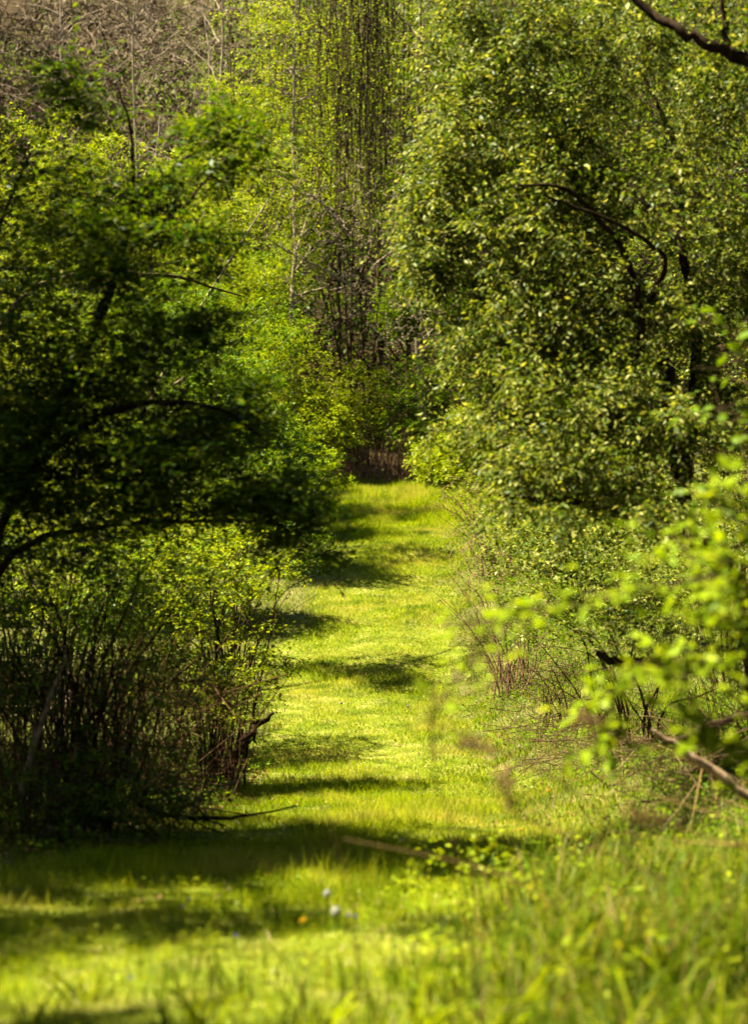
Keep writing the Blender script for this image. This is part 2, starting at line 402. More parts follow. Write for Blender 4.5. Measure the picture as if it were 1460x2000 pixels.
def shrub(name, label, bx, by, stems, blobs, mat, seed, wood='twig_brown', **kw):
    b = gpt(bx, by, -.03)
    return plant(name, label, 'shrub', b, stems, blobs, True, M[wood], M[mat], seed, trunk_name='stem', limb_name='stem', crown_name='foliage', **kw)

def fan_stems(rng, bx, by, n, spread, h, r0=.012, lean=(0, 0), ysp=.3):
    out = []
    for k in range(n):
        x0 = bx+rng.uniform(-.3, .3)*spread; y0 = by+rng.uniform(-.3, .3)*spread
        dx = rng.uniform(-1, 1)*spread+lean[0]; dy = rng.uniform(-1, 1)*spread*ysp+lean[1]; hh = h*rng.uniform(.6, 1.1)
        p0 = gpt(x0, y0, -.03); w = rng.normal(0, .04*h, (4, 3)); w[0] = 0
        pts = np.array([p0, p0+(dx*.2, dy*.2, hh*.4), p0+(dx*.55, dy*.55, hh*.75), p0+(dx, dy, hh)])+w
        r = r0*rng.uniform(.6, 1.3)
        out.append((list(pts), [r, r*.8, r*.5, r*.2]))
    return out
rg = np.random.default_rng(5)
shrub('tangled_shrub', 'dense tangled shrub of dark bare stems in shade at the left edge', -1.75, 10.2,
      fan_stems(rg, -1.85, 10.4, 60, 1.0, 1.9, .009, ysp=.7),
      [B(120, 1180, 10.4, 190, 120, .6, 100), B(330, 1130, 10.8, 180, 90, .6, 100), B(60, 1330, 10.2, 150, 120, .6, 90), B(300, 1300, 10.4, 190, 110, .6, 90), B(180, 1500, 10.2, 220, 140, .6, 200)],
      'leaf_mid', 21, wood='bark', per=4, lps=5, ll=.045, lw=.022, slen=.18, keep=.42, wob=.14, tube_shoots=True)
shrub('low_bramble', 'low dark bramble at the foot of the left tangle beside the shaded grass', -1.75, 9.1,
      fan_stems(rg, -1.75, 9.1, 34, .65, .8, .006, ysp=.5),
      [B(110, 1540, 9.2, 170, 90, .4, 150), B(320, 1570, 9.4, 130, 60, .4, 70), B(60, 1630, 9.0, 130, 50, .3, 60)],
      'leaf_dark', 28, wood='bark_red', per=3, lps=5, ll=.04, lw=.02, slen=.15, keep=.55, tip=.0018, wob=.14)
shrub('path_edge_shrub', 'leafy shrub with slanting dark stems leaning over the left path edge', -1.28, 14.6,
      fan_stems(rg, -1.30, 14.6, 26, .6, 2.0, .011, lean=(.12, 0), ysp=.6),
      [B(430, 1200, 14.6, 120, 130, .6, 90), B(500, 1110, 14.8, 90, 80, .5, 50), B(340, 1100, 15, 130, 90, .6, 60), B(510, 1290, 14.4, 60, 70, .4, 36), B(410, 1360, 14.4, 110, 90, .5, 70), B(300, 1260, 14.8, 120, 120, .6, 80)],
      'leaf_lime', 22, wood='bark', per=5, lps=6, ll=.05, lw=.024, slen=.18, keep=.8, tube_shoots=True)
shrub('low_sunlit_shrub', 'sunlit yellow-green shrub with arching pale branches behind the dark tangle', -3.2, 17.5,
      fan_stems(rg, -3.2, 17.5, 14, 1.3, 2.3, .014),
      [B(230, 1080, 17, 220, 90, .9, 120), B(80, 1160, 17, 140, 110, .8, 70), B(380, 1060, 17.5, 120, 80, .7, 70), B(150, 980, 18, 160, 80, .8, 60)],
      'leaf_lime', 23, wood='bark_pale', per=5, lps=6, ll=.055, lw=.026, slen=.22)
shrub('dark_path_shrub', 'dark green shrub reaching low over the path beyond the left bend', -2.0, 22.5,
      fan_stems(rg, -1.9, 22.5, 14, 1.0, 2.6, .014, lean=(.3, 0)),
      [B(560, 1010, 22, 70, 60, .8, 80), B(600, 1080, 21.5, 60, 40, .6, 50), B(470, 1000, 22.5, 110, 110, .9, 120), B(540, 920, 23, 90, 60, .8, 60)],
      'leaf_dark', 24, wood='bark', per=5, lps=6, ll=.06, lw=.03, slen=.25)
shrub('honeysuckle_shrub', 'large rounded sunlit green shrub left of the far end of the path', -3.2, 30,
      fan_stems(rg, -3.2, 30, 14, 1.8, 4.2, .02),
      [B(430, 760, 29, 150, 110, 1.2, 170), B(330, 640, 30, 150, 110, 1.3, 150), B(500, 850, 29, 100, 80, 1, 90), B(520, 660, 31, 80, 80, 1, 60), B(180, 760, 30, 160, 160, 1.3, 140)],
      'leaf_mid', 25, wood='twig_brown', per=6, lps=7, ll=.075, lw=.038, slen=.34, six=False, tube_shoots=False)
shrub('yellow_green_shrub', 'small bright yellow-green bush at the left end of the mown path', -1.05, 38.5,
      fan_stems(rg, -1.1, 38.5, 8, .6, 1.1, .012),
      [B(625, 905, 38.5, 40, 34, .5, 60), B(600, 945, 38, 45, 30, .5, 50), B(655, 945, 38.5, 30, 22, .4, 30)],
      'leaf_bright', 26, per=5, lps=6, ll=.07, lw=.035, slen=.25, six=False, tube_shoots=False)

# ------------------------------------------------------------------ far woods: individual trees
def far_tree(name, label, x, y, h, limbs_n, blobs, mat, wood, seed, leaf=True, group=None, r0=.1, spread=1.6, lean=(0, 0), **kw):
    rng = np.random.default_rng(seed*7+1)
    b = gpt(x, y, -.1); L = []
    top = b+np.array([lean[0], lean[1], h])
    w = rng.normal(0, .12, (5, 3)); w[0] = 0
    tr = [b+(top-b)*s+w[i] for i, s in enumerate((0, .25, .5, .75, 1))]
    L.append((tr, [r0, r0*.8, r0*.6, r0*.4, r0*.12]))
    for k in range(limbs_n):
        s = rng.uniform(.2, .85); p = b+(top-b)*s; a = rng.uniform(0, 6.283); ln = spread*rng.uniform(.5, 1.2)*(1.1-s*.5)
        d = np.array([math.cos(a), math.sin(a)*.6, rng.uniform(.2, 1.0)])*ln
        L.append(([p, p+d*.35+rng.normal(0, .1, 3), p+d*.7+rng.normal(0, .12, 3), p+d], [r0*.4, r0*.3, r0*.2, r0*.06]))
    return plant(name, label, 'tree', b, L, blobs, leaf, M[wood], M[mat], seed, group=group, six=False, tube_shoots=False, **kw)

KW = dict(per=7, lps=9, ll=.085, lw=.045, slen=.45, droop=.3, tip=.004, npt=5)
far_tree('lime_leaf_tree', 'tall yellow-green sunlit tree behind the dark tree at upper left', -5.2, 36, 8.5, 12,
         [B(130, 330, 36, 150, 120, 1.5, 150), B(230, 460, 36, 160, 90, 1.5, 120), B(60, 480, 36, 130, 130, 1.5, 110), B(360, 420, 36, 120, 130, 1.4, 90)],
         'leaf_lime', 'bark_pale', 31, lean=(.8, 0), r0=.11, **KW)
far_tree('lime_leaf_tree', 'slim tree with sparse lime leaves just left of the hanging vines', -2.0, 44, 13, 16,
         [B(560, 120, 44, 90, 130, 1.2, 80), B(600, 300, 44, 80, 110, 1.2, 60), B(520, 360, 43, 90, 110, 1.2, 90), B(560, 500, 43, 80, 90, 1.2, 60), B(500, 20, 45, 100, 60, 1.2, 40)],
         'leaf_lime', 'bark_pale', 32, r0=.08, **dict(KW, per=5, lps=6, ll=.075))
far_tree('lime_leaf_tree', 'slim tree with lime leaves right of the hanging vines, half behind the olive', .9, 45, 13, 14,
         [B(800, 170, 45, 60, 150, 1.2, 60), B(790, 330, 45, 60, 100, 1.2, 40), B(860, 60, 45, 90, 90, 1.2, 50)],
         'leaf_lime', 'twig_brown', 33, r0=.07, **dict(KW, per=4, lps=6, ll=.07))
far_tree('leaning_pale_tree', 'leaning pale grey trunk slanting through the leaves at upper left', -5.6, 33.0, 6.5, 5,
         [B(380, 450, 33, 90, 100, .8, 20)], 'leaf_lime', 'bark_pale', 34, lean=(3.6, .6), r0=.07, spread=1.0, **dict(KW, per=3))
for k, (x, y, h, lb, sd) in enumerate([
        (-7.5, 54, 14, 'bare grey-branched tree at the top left corner of the woods', 41),
        (-10.2, 56, 15, 'bare thin-branched tree in the very top left corner, leftmost of its kind', 45),
        (-6.0, 60, 17, 'bare tree farther up the slope between the two top left ones', 46),
        (-4.6, 51, 15, 'bare crooked tree with a dark trunk near the top left centre', 42),
        (-1.0, 50, 15, 'bare vine-draped tree rising behind the end of the path', 43),
        (1.4, 48, 13, 'bare pale-twigged tree between the vines and the olive tree', 44)]):
    cx = 730+x/y*F
    far_tree('bare_tree', lb, x, y, h, 22, [B(cx, 250, y, 190, 300, 2.0, 420), B(cx, 40, y, 230, 150, 2.0, 300)], 'leaf_lime', 'bark_pale' if sd != 43 else 'twig_brown', sd,
             leaf=False, group='leafless trees on the slope behind the path', r0=.075, spread=2.6, r_max=.024, wob=.14, bow=.2, npt=7, tip=.006)
# crooked multi-stem tree in the middle, bare lateral boughs
cb = gpt(-.35, 43.2, -.05)
cl = []
for k, (px, py, dx) in enumerate([(640, 560, -30), (670, 480, -10), (700, 520, 0), (720, 470, 15), (745, 540, 25), (690, 420, -5)]):
    q = P(px, py, 43.2+.2*k)
    cl.append(([cb+np.array([dx*.008, .1*k, 0]), cb*.55+q*.45+np.array([rg.normal(0, .1), 0, 0]), q], [.035, .028, .014]))
cl.append(limb([.03, .03, .025, .012], (690, 560, 43), (620, 520, 42.5), (560, 490, 42.2), (520, 465, 42)))
cl.append(limb([.03, .028, .02, .01], (680, 460, 43.2), (620, 390, 42.6), (585, 375, 42.3), (555, 345, 42)))
cl.append(limb([.03, .022, .016, .008], (730, 520, 43), (790, 470, 42.6), (850, 400, 42.3), (910, 300, 42)))
cl = cl[:6]+[(a, b, M['bark_pale']) for a, b in cl[6:]]
plant('crooked_tree', 'crooked many-stemmed bare tree at the centre behind the path end', 'tree', cb, cl,
      [B(680, 480, 43, 150, 190, 1.0, 420), B(590, 440, 42.5, 80, 90, .6, 110), B(810, 430, 42.6, 80, 110, .8, 130), B(800, 640, 42.2, 80, 60, .7, 150)],
      False, M['bark'], None, 51, twig_wood=M['bark_pale'], r_max=.018, wob=.16, bow=.15, npt=8, six=False, tip=.006)
# hanging vines
vr = np.random.default_rng(61); vl = []
vroot = thing('hanging_vine', 'curtain of thin dark vines hanging straight down above the path end', 'vine', gpt(.1, 46, 0))
for k in range(170):
    px = vr.normal(728, 24) if k < 50 else vr.normal(670, 75); y = vr.uniform(44.8, 47); top = vr.uniform(-320, 120); bot = vr.uniform(60, 520)
    n = 8; s = np.linspace(0, 1, n)
    a = P(px, top, y); b = P(px+vr.normal(0, 10), bot, y)
    p = a+(b-a)*s[:, None]; p[1:-1, :2] += np.cumsum(vr.normal(0, .07, (n-2, 2)), 0)
    vl.append((p, np.full(n, vr.uniform(.007, .017))))
tag(obj('vines', tube_mesh(vl), M['vine'], vroot), kind='stuff')
nl = 6500; pick = vr.integers(0, len(vl), nl); ss = vr.uniform(0, 1, nl)
pos = np.array([vl[i][0][0]*(1-s)+vl[i][0][-1]*s for i, s in zip(pick, ss)])+vr.normal(0, .08, (nl, 3))
tag(obj('foliage', leaf_mesh(pos, vr.normal(size=(nl, 3))-np.array([0, 0, .8]), vr.normal(size=(nl, 3)), vr.uniform(.05, .1, nl), vr.uniform(.035, .06, nl), False), M['leaf_lime'], vroot), kind='stuff')

for k, (px, py, Y, rx, ry, mat, lb, sd) in enumerate([
        (560, 720, 42, 90, 100, 'leaf_lime', 'green bush at the left foot of the crooked bare tree', 71),
        (700, 790, 43, 90, 90, 'leaf_lime', 'round green bush right behind the end of the path', 72),
        (790, 600, 45, 70, 60, 'leaf_mid', 'small green bush beside the bare twigs right of centre', 73),
        (810, 800, 42.5, 80, 100, 'leaf_mid', 'deep green bush behind the path end beside the olive tree', 74),
        (620, 830, 41.5, 70, 60, 'leaf_lime', 'low green bush beside the yellow-green one at the path end', 75),
        (860, 900, 40.5, 60, 45, 'leaf_lime', 'low lime bush at the right corner of the path end', 77),
        (480, 600, 44, 90, 110, 'leaf_lime', 'lime-green bush above the rounded shrub on the left slope', 76)]):
    x = (px-730)/F*Y
    shrub('far_shrub', lb, x, Y, fan_stems(rg, x, Y, 9, rx/F*Y*.8, (ry*2.0)/F*Y, .016), [B(px, py, Y, rx, ry, .9, 190), B(px+rx*.3, py+ry*.6, Y-.3, rx, ry*.5, .7, 80)],
          mat, sd, per=6, lps=6, ll=.075, lw=.04, slen=.32, six=False, tube_shoots=False, tip=.003, npt=4, group='bushes behind the end of the path')
# brown twiggy thicket at the foot of the far bushes
tb = thing('brown_thicket', 'dark brown thicket of dead canes at the foot of the far bushes', 'thicket', gpt(.15, 42.2))
tl = []
for k in range(420):
    x = vr.uniform(-1.3, 1.5); y = vr.uniform(41.6, 43.2); h = vr.uniform(.5, 1.7); a = vr.uniform(-.5, .5, 2)
    p0 = gpt(x, y, -.02); tl.append((np.array([p0, p0+(a[0]*.3, a[1]*.2, h*.5), p0+(a[0], a[1], h)]), np.array([.009, .007, .003])))
tag(obj('canes', tube_mesh(tl, 3), M['twig_red'], tb), kind='stuff')

# ------------------------------------------------------------------ right side
RB = gpt(2.45, 10.7, -.05)
plant('olive_tree', 'big spreading silvery-green leafy tree filling the right side', 'tree', RB,
      [([RB, P(1440, 1160, 10.9), P(1350, 1040, 11.0), P(1320, 880, 11.2), P(1300, 720, 11.2), P(1255, 690, 11.1), P(1245, 600, 11.0), P(1225, 510, 10.9), P(1190, 455, 10.8), P(1110, 372, 10.6), P(1010, 362, 10.4)],
        [.07, .06, .05, .042, .034, .028, .024, .021, .018, .014, .007]),
       limb([.032, .028, .02, .010], (1350, 1040, 11.0), (1220, 1000, 10.5), (1110, 980, 10.2), (980, 965, 10.1)),
       limb([.02, .018, .016, .013, .008], (1265, 590, 11.0), (1297, 520, 10.8), (1275, 480, 10.7), (1190, 430, 10.6), (1060, 380, 10.5)),
       limb([.045, .04, .03, .02, .01], (1340, 940, 11.1), (1360, 700, 11.6), (1330, 480, 11.9), (1325, 300, 12.1), (1240, 120, 12.2)),
       limb([.04, .03, .02, .01], (1320, 880, 11.2), (1180, 800, 11.6), (1040, 760, 11.9), (900, 720, 12.2)),
       limb([.035, .03, .02, .01], (1330, 480, 11.9), (1150, 280, 12.4), (1000, 160, 12.6), (900, 60, 12.6)),
       limb([.03, .025, .015, .008], (1250, 600, 11.0), (1080, 560, 11.6), (930, 480, 12.0), (820, 420, 12.2))],
      [B(1020, 130, 12.0, 170, 160, .9, 175), B(1200, 120, 11.7, 170, 150, .9, 135), B(1020, 330, 11.5, 190, 150, .9, 175), B(900, 370, 11.7, 100, 150, .8, 148), B(870, 500, 11.6, 80, 100, .6, 81),
       B(1200, 380, 11.3, 180, 150, .9, 148), B(1040, 560, 11.3, 190, 140, .9, 175), B(1200, 640, 11.5, 170, 150, .9, 162), B(995, 720, 11.5, 140, 110, .8, 148), B(1080, 800, 10.9, 190, 110, .9, 162),
       B(1020, 930, 10.3, 150, 70, .7, 94), B(1250, 880, 10.7, 170, 120, .9, 135), B(1400, 500, 11.6, 120, 200, .9, 121), B(1400, 220, 11.7, 120, 150, .9, 81), B(1400, 780, 11.3, 120, 140, .9, 94), B(920, 60, 12.0, 90, 90, .6, 44), B(880, -40, 12.0, 90, 70, .6, 24), B(840, 330, 11.5, 45, 90, .4, 26), B(830, 470, 11.5, 45, 90, .4, 26), B(920, 200, 11.7, 70, 90, .5, 34), B(935, 850, 11.1, 90, 60, .5, 30), B(1180, 1000, 10.1, 150, 50, .6, 48)],
      True, M['bark'], M['leaf_olive'], 81, ll=.046, lw=.017, per=6, lps=9, slen=.26, horiz=.25, droop=.6, nup=.4, nrand=.9, r_max=.014, clump=7, six=False, tube_shoots=True)
# limb crossing the top right corner belongs to a second tree standing outside the frame
UB = gpt(3.3, 9.5, -.05)
plant('overhanging_tree', 'tree whose bare dark bough slants across the top right corner', 'tree', UB,
      [([UB, P(1900, 900, 9.5), P(1800, 500, 9.6), P(1640, 240, 9.7), P(1460, 130, 9.8), P(1400, 95, 9.8), P(1330, 58, 9.8), P(1240, 0, 9.9), P(1130, -120, 10)], [.11, .10, .085, .06, .042, .036, .03, .024, .012]),
       limb([.02, .017, .012, .006], (1420, 105, 9.8), (1415, 50, 9.8), (1405, -20, 9.8), (1380, -150, 9.8))],
      [B(1430, 60, 10, 90, 120, .4, 30), B(1620, 60, 9.8, 180, 200, .9, 60), B(1300, -90, 10, 150, 60, .5, 30)],
      True, M['bark'], M['leaf_olive'], 82, ll=.06, lw=.023, per=4, lps=6, slen=.24, horiz=.3, droop=.5, nup=.6, nrand=.8, r_max=.014)
shrub('bank_shrub', 'low small-leaved shrub on the right bank under the big olive tree', 2.2, 14.6,
      fan_stems(rg, 2.2, 14.6, 14, 1.1, 1.5, .014),
      [B(1150, 1080, 14, 170, 100, .7, 130), B(1300, 1130, 13.6, 160, 100, .7, 110), B(1050, 1030, 14.6, 120, 90, .7, 100), B(1400, 1080, 13.4, 100, 120, .6, 60), B(1120, 1190, 14, 150, 60, .6, 80)],
      'leaf_olive', 83, wood='bark_red', per=5, lps=6, ll=.045, lw=.02, slen=.2)
shrub('twiggy_shrub', 'sparse twiggy shrub with reddish bare stems at the right path edge', 1.6, 20.0,
      fan_stems(rg, 1.6, 20.0, 34, .75, 1.5, .009, lean=(-.15, 0)),
      [B(955, 1080, 20.5, 80, 120, .6, 330), B(1020, 1130, 20, 80, 90, .6, 200)],
      'leaf_mid', 84, wood='twig_red', per=3, lps=4, ll=.035, lw=.018, slen=.16, keep=.4, tip=.0032, npt=4)
shrub('twiggy_shrub', 'pinkish bare-twigged shrub farther up the right path edge', 2.0, 28,
      fan_stems(rg, 2.0, 28, 30, .9, 1.7, .011, lean=(-.35, 0)),
      [B(920, 970, 28, 65, 60, .7, 240), B(980, 960, 28, 80, 90, .7, 200)],
      'leaf_bright', 85, wood='twig_red', per=3, lps=4, ll=.05, lw=.025, slen=.2, keep=.3, tip=.0045, npt=4)
shrub('verge_shrub', 'low grey-green shrub below the twiggy one on the right verge', 1.75, 16.8,
      fan_stems(rg, 1.75, 16.8, 12, .6, .8, .008),
      [B(1060, 1190, 16.6, 100, 70, .6, 110), B(1000, 1235, 16.6, 80, 45, .5, 50), B(1130, 1240, 15.8, 90, 50, .5, 50)],
      'leaf_mid', 86, wood='bark_red', per=4, lps=5, ll=.04, lw=.018, slen=.16, keep=.7)

shrub('brown_bank_shrub', 'brown half-bare shrub on the right bank above the pale branch', 2.35, 11.2,
      fan_stems(rg, 2.35, 11.2, 22, .8, .9, .007, ysp=.6),
      [B(1250, 1240, 11.4, 150, 60, .5, 170), B(1400, 1270, 10.8, 110, 70, .5, 110)],
      'leaf_olive', 87, wood='deadwood', per=3, lps=5, ll=.04, lw=.017, slen=.16, keep=.5, tip=.0018, npt=4)

# ------------------------------------------------------------------ bushes along both sides
def bush(label, x, y, h, w, mat, seed, n=170, name='bush', wood='twig_brown', near=False, **kw):
    r = np.random.default_rng(seed); b = gpt(x, y)
    k = dict(per=6, lps=7, ll=.075, lw=.038, slen=.32, six=False, tube_shoots=False, tip=.0025, npt=4)
    if near: k.update(ll=.055, lw=.026, slen=.2, per=5, lps=6)
    k.update(kw)
    bl = [(b+np.array([0, 0, h*.55]), (w, w*.8, h*.45), n)]
    for q in range(4):
        a = r.uniform(0, 6.28); rr_ = r.uniform(.4, .6)
        bl.append((b+np.array([math.cos(a)*w*.7, math.sin(a)*w*.5, h*r.uniform(.35, .85)]), (w*rr_, w*rr_, h*.22), n//5))
    return shrub(name, label, x, y, fan_stems(r, x, y, 12, w*.8, h*.9, .014), bl, mat, seed, wood=wood, **k)
for a in [
        ('dense dark green bush right behind the tangled stems at the left edge', -3.0, 11.9, 3.2, .8, 'leaf_dark', 301, 220, dict(near=True)),
        ('green bush between the slanting-stem shrub and the sunlit one on the left', -2.3, 16.6, 2.2, .9, 'leaf_mid', 302, 170, dict(near=True)),
        ('tall yellow-green bush behind the low sunlit shrub at left', -4.0, 20.5, 3.6, 1.5, 'leaf_lime', 303, 260, dict(near=True)),
        ('broad green bush above the dark path shrub on the left', -3.0, 25.5, 3.2, 1.2, 'leaf_mid', 304, 220, {}),
        ('tall lime bush at the left edge behind the dark tree', -5.4, 26, 5.0, 1.7, 'leaf_lime', 305, 300, {}),
        ('bush beside the far left bend of the path, below the rounded shrub', -1.9, 33, 2.4, .9, 'leaf_mid', 306, 170, {}),
        ('big green bush behind the rounded shrub on the left', -4.8, 34, 5.0, 1.8, 'leaf_mid', 307, 200, {}),
        ('leafy thicket bush farthest left under the lime tree', -7.4, 32, 5.5, 2.0, 'leaf_mid', 308, 180, {}),
        ('silvery-green bush behind the low shrub on the right bank', 3.7, 17.2, 2.8, 1.2, 'leaf_olive', 309, 220, dict(near=True)),
        ('green bush behind the reddish twiggy shrub on the right', 2.9, 24, 3.0, 1.1, 'leaf_mid', 310, 170, {}),
        ('tall silvery bush deep behind the big olive tree', 4.9, 22, 4.4, 1.6, 'leaf_olive', 311, 150, {}),
        ('green bush behind the pinkish twiggy shrub on the right', 3.3, 32, 3.8, 1.4, 'leaf_mid', 312, 160, {}),
        ('small lime bush at the right end of the mown path', 2.3, 37.5, 2.2, .8, 'leaf_lime', 313, 140, {}),
        ('tall bush hidden deep behind the olive crown on the right', 5.8, 33, 6, 2.0, 'leaf_olive', 314, 140, {}),
        ('tall green bush right of the path end, behind the olive leaves', 2.9, 43, 5.0, 1.6, 'leaf_mid', 315, 200, {}),
        ('dense leafy bush on the slope left of the crooked bare tree', -3.9, 47, 5.4, 2.0, 'leaf_mid', 316, 300, {}),
        ('leafy bush on the slope farther left behind the lime tree', -7.0, 45, 6.5, 2.2, 'leaf_lime', 317, 300, {})]:
    bush(*a[:7], n=a[7], **a[8])
for lb, x, y, h, mat, sd, bl in [
        ('young lime-leaved tree over the left slope behind the bare branches', -4.0, 49, 12, 'leaf_lime', 321, [B(470, 300, 49, 110, 180, 1.6, 170), B(430, 500, 49, 120, 120, 1.5, 130)]),
        ('young lime-leaved tree directly behind the hanging vines', .2, 52, 14, 'leaf_lime', 322, [B(680, 200, 51, 130, 220, 1.6, 170), B(640, 420, 50, 120, 120, 1.5, 120)]),
        ('young green tree behind the upper left edge of the olive crown', 3.4, 50, 13, 'leaf_mid', 323, [B(930, 200, 50, 140, 220, 1.6, 200), B(900, 480, 49, 140, 140, 1.5, 130)])]:
    far_tree('young_tree', lb, x, y, h, 14, bl, mat, 'twig_brown', sd, r0=.08, **KW)

# near bright sprays, every leaf an object
def make_leaf_mesh():
    n = 6; V = []; Fc = []
    for i in range(n+1):
        s = i/n; w = .27*math.sin(math.pi*s**.8)**.8 if 0 < s < 1 else .004
        zc = -.10*s*s
        V += [(s, -w, zc+.10*w/.27*.5), (s, 0, zc), (s, w, zc+.10*w/.27*.5)]
    for i in range(n):
        a = i*3; Fc += [(a, a+3, a+4, a+1), (a+1, a+4, a+5, a+2)]
    return mesh_from(np.array(V), [np.array(Fc)], True)
LEAFM = make_leaf_mesh()
def spray_shrub(name, label, base, stems, seed, mat, n_leaf, ll, extra=0):
    rng = np.random.default_rng(seed)
    root = thing(name, label, 'shrub', base)
    me = LEAFM.copy(); me.materials.append(M[mat])
    L = []
    for pts, rad in stems:
        p, r = spline(pts, rad, len(pts)*6); L.append((p, r, obj('stem', tube_mesh([(p, r)], 6), M['twig_brown'], root)))
    side = []
    for p, r, so in L:
        m = len(p)
        for k in range(int(m*.45), m):
            for _q in range(3):
                d = norm((p[min(k+1, m-1)]-p[k-1])[None])[0]*.6+rng.normal(size=3)*np.array([.8, .5, .35])+np.array([0, 0, .1]); d = norm(d[None])[0]
                ln = rng.uniform(.05, .22); side.append((np.array([p[k], p[k]+d*ln*.5, p[k]+d*ln-np.array([0, 0, .01])]), np.array([.0018, .0014, .001]), so))
    tag(obj('twigs', tube_mesh([q[:2] for q in side]), M['twig_brown'], root), kind='stuff')
    EX = []
    for k in range(n_leaf+extra):
        p, r, so = side[rng.integers(len(side))] if rng.uniform() < .85 else L[rng.integers(len(L))]
        while px_of(p[-1])[0] > 1500: p, r, so = side[rng.integers(len(side))]
        u = rng.uniform(.45, 1); i = min(int(u*(len(p)-1)), len(p)-2); f = u*(len(p)-1)-i
        pos = p[i]*(1-f)+p[i+1]*f; d = p[i+1]-p[i]
        d = norm(d[None])[0]*.5+rng.normal(size=3)*np.array([.8, .8, .35]); d[2] -= .1
        nn = np.array([0, 0, 1.1])+rng.normal(0, .45, 3)+np.array([-.2, -.3, 0])
        D, S, N = frames(d[None], nn[None]); s = ll*rng.uniform(.55, 1.2)
        if k >= n_leaf:
            EX.append((pos, D[0], N[0], s)); continue
        o = obj('leaf', me); o.parent = so
        o.matrix_basis = Matrix.Translation(Vector(pos)) @ Matrix(np.stack([D[0], S[0], N[0]], 1).tolist()).to_4x4() @ Matrix.Scale(s, 4)
    if EX:
        l = np.array([e[3] for e in EX])
        tag(obj('foliage', leaf_mesh(np.array([e[0] for e in EX]), np.array([e[1] for e in EX]), np.array([e[2] for e in EX]), l, l*.5), M[mat], root), kind='stuff')
    return root
SB = gpt(1.5, 5.0, -.03)
spray_shrub('near_leafy_shrub', 'blurred bright yellow-green leafy sprays close by at the lower right', SB,
            [([SB, P(1640, 1500, 4.92), P(1560, 1250, 4.92), P(1440, 1130, 4.80), P(1280, 1150, 4.68), P(1120, 1180, 4.68), P(985, 1205, 4.68)], [.006, .005, .007, .005, .004, .003, .0015]),
             ([SB+np.array([.03, .1, 0]), P(1600, 1500, 5.04), P(1500, 1280, 5.04), P(1400, 1180, 5.04), P(1330, 1060, 5.16)], [.006, .005, .006, .004, .0015]),
             ([SB+np.array([-.05, .1, 0]), P(1560, 1500, 5.04), P(1450, 1330, 5.04), P(1330, 1290, 5.04), P(1210, 1340, 5.04), P(1170, 1450, 5.04)], [.006, .005, .005, .004, .003, .0015]),
             ([SB+np.array([-.05, 0, 0]), P(1560, 1560, 4.80), P(1480, 1400, 4.80), P(1420, 1230, 4.80), P(1440, 1060, 4.80), P(1460, 960, 4.80)], [.006, .005, .005, .004, .003, .0015]),
             ([SB+np.array([.0, -.08, 0]), P(1600, 1560, 4.68), P(1500, 1480, 4.68), P(1400, 1440, 4.68), P(1330, 1330, 4.68)], [.006, .005, .004, .003, .0015])],
            91, 'leaf_bright', 300, .047, extra=760)
SB2 = gpt(1.75, 6.4, -.03)
spray_shrub('edge_leafy_shrub', 'sunlit pale green sprigs poking in at the right edge, half way up', SB2,
            [([SB2, P(1640, 1400, 6.4), P(1560, 1000, 6.4), P(1480, 780, 6.4), P(1420, 640, 6.4)], [.012, .010, .008, .004, .0015]),
             ([SB2+np.array([.05, .1, 0]), P(1620, 1400, 6.5), P(1540, 1050, 6.5), P(1460, 880, 6.5), P(1380, 800, 6.5)], [.012, .010, .008, .004, .0015]),
             ([SB2+np.array([-.05, .1, 0]), P(1600, 1400, 6.5), P(1520, 1150, 6.5), P(1440, 1000, 6.5), P(1370, 960, 6.5)], [.012, .010, .008, .004, .0015])],
            92, 'leaf_mid', 150, .055)
# thin sprig standing up in front of the path with few blurred leaves
SB3 = gpt(.30, 4.4, -.02)
spray_shrub('thin_sapling', 'thin blurred sapling with a few bright leaves standing before the path', SB3,
            [([SB3, P(890, 1650, 4.4), P(850, 1520, 4.4), P(845, 1400, 4.4), P(905, 1310, 4.4), P(950, 1240, 4.4)], [.004, .003, .0025, .002, .0018, .001])],
            93, 'leaf_bright', 34, .042)

# off-frame tree on the left whose crown shades the left bushes and the near grass
OB = gpt(-5.6, 7.4, -.05)
plant('shade_tree', 'tall leafy tree standing just outside the left edge, shading the bushes', 'tree', OB,
      [([OB, OB+(.1, .1, 2.5), OB+(.2, -.1, 5), OB+(.4, 0, 8)], [.17, .14, .10, .03]),
       ([OB+(.1, 0, 2.5), OB+(1.0, -.2, 4), OB+(2.0, -.2, 5.0)], [.08, .05, .02]),
       ([OB+(.15, 0, 3.5), OB+(.6, .9, 5), OB+(1.2, 1.8, 6)], [.08, .05, .02])],
      [((-3.9, 6.7, 5.0), (1.1, .28, .4), 40), ((-5.2, 10.2, 6.0), (1.2, 1.0, 1.2), 80), ((-4.4, 11.0, 5.6), (1.0, .8, .9), 60), ((-6.2, 6.6, 7.0), (1.2, 1.0, 1.2), 60), ((-5.0, 6.2, 4.9), (.7, .3, .4), 18)],
      True, M['bark'], M['leaf_dark'], 95, ll=.09, lw=.05, per=5, lps=6, slen=.35, six=False, tube_shoots=False)

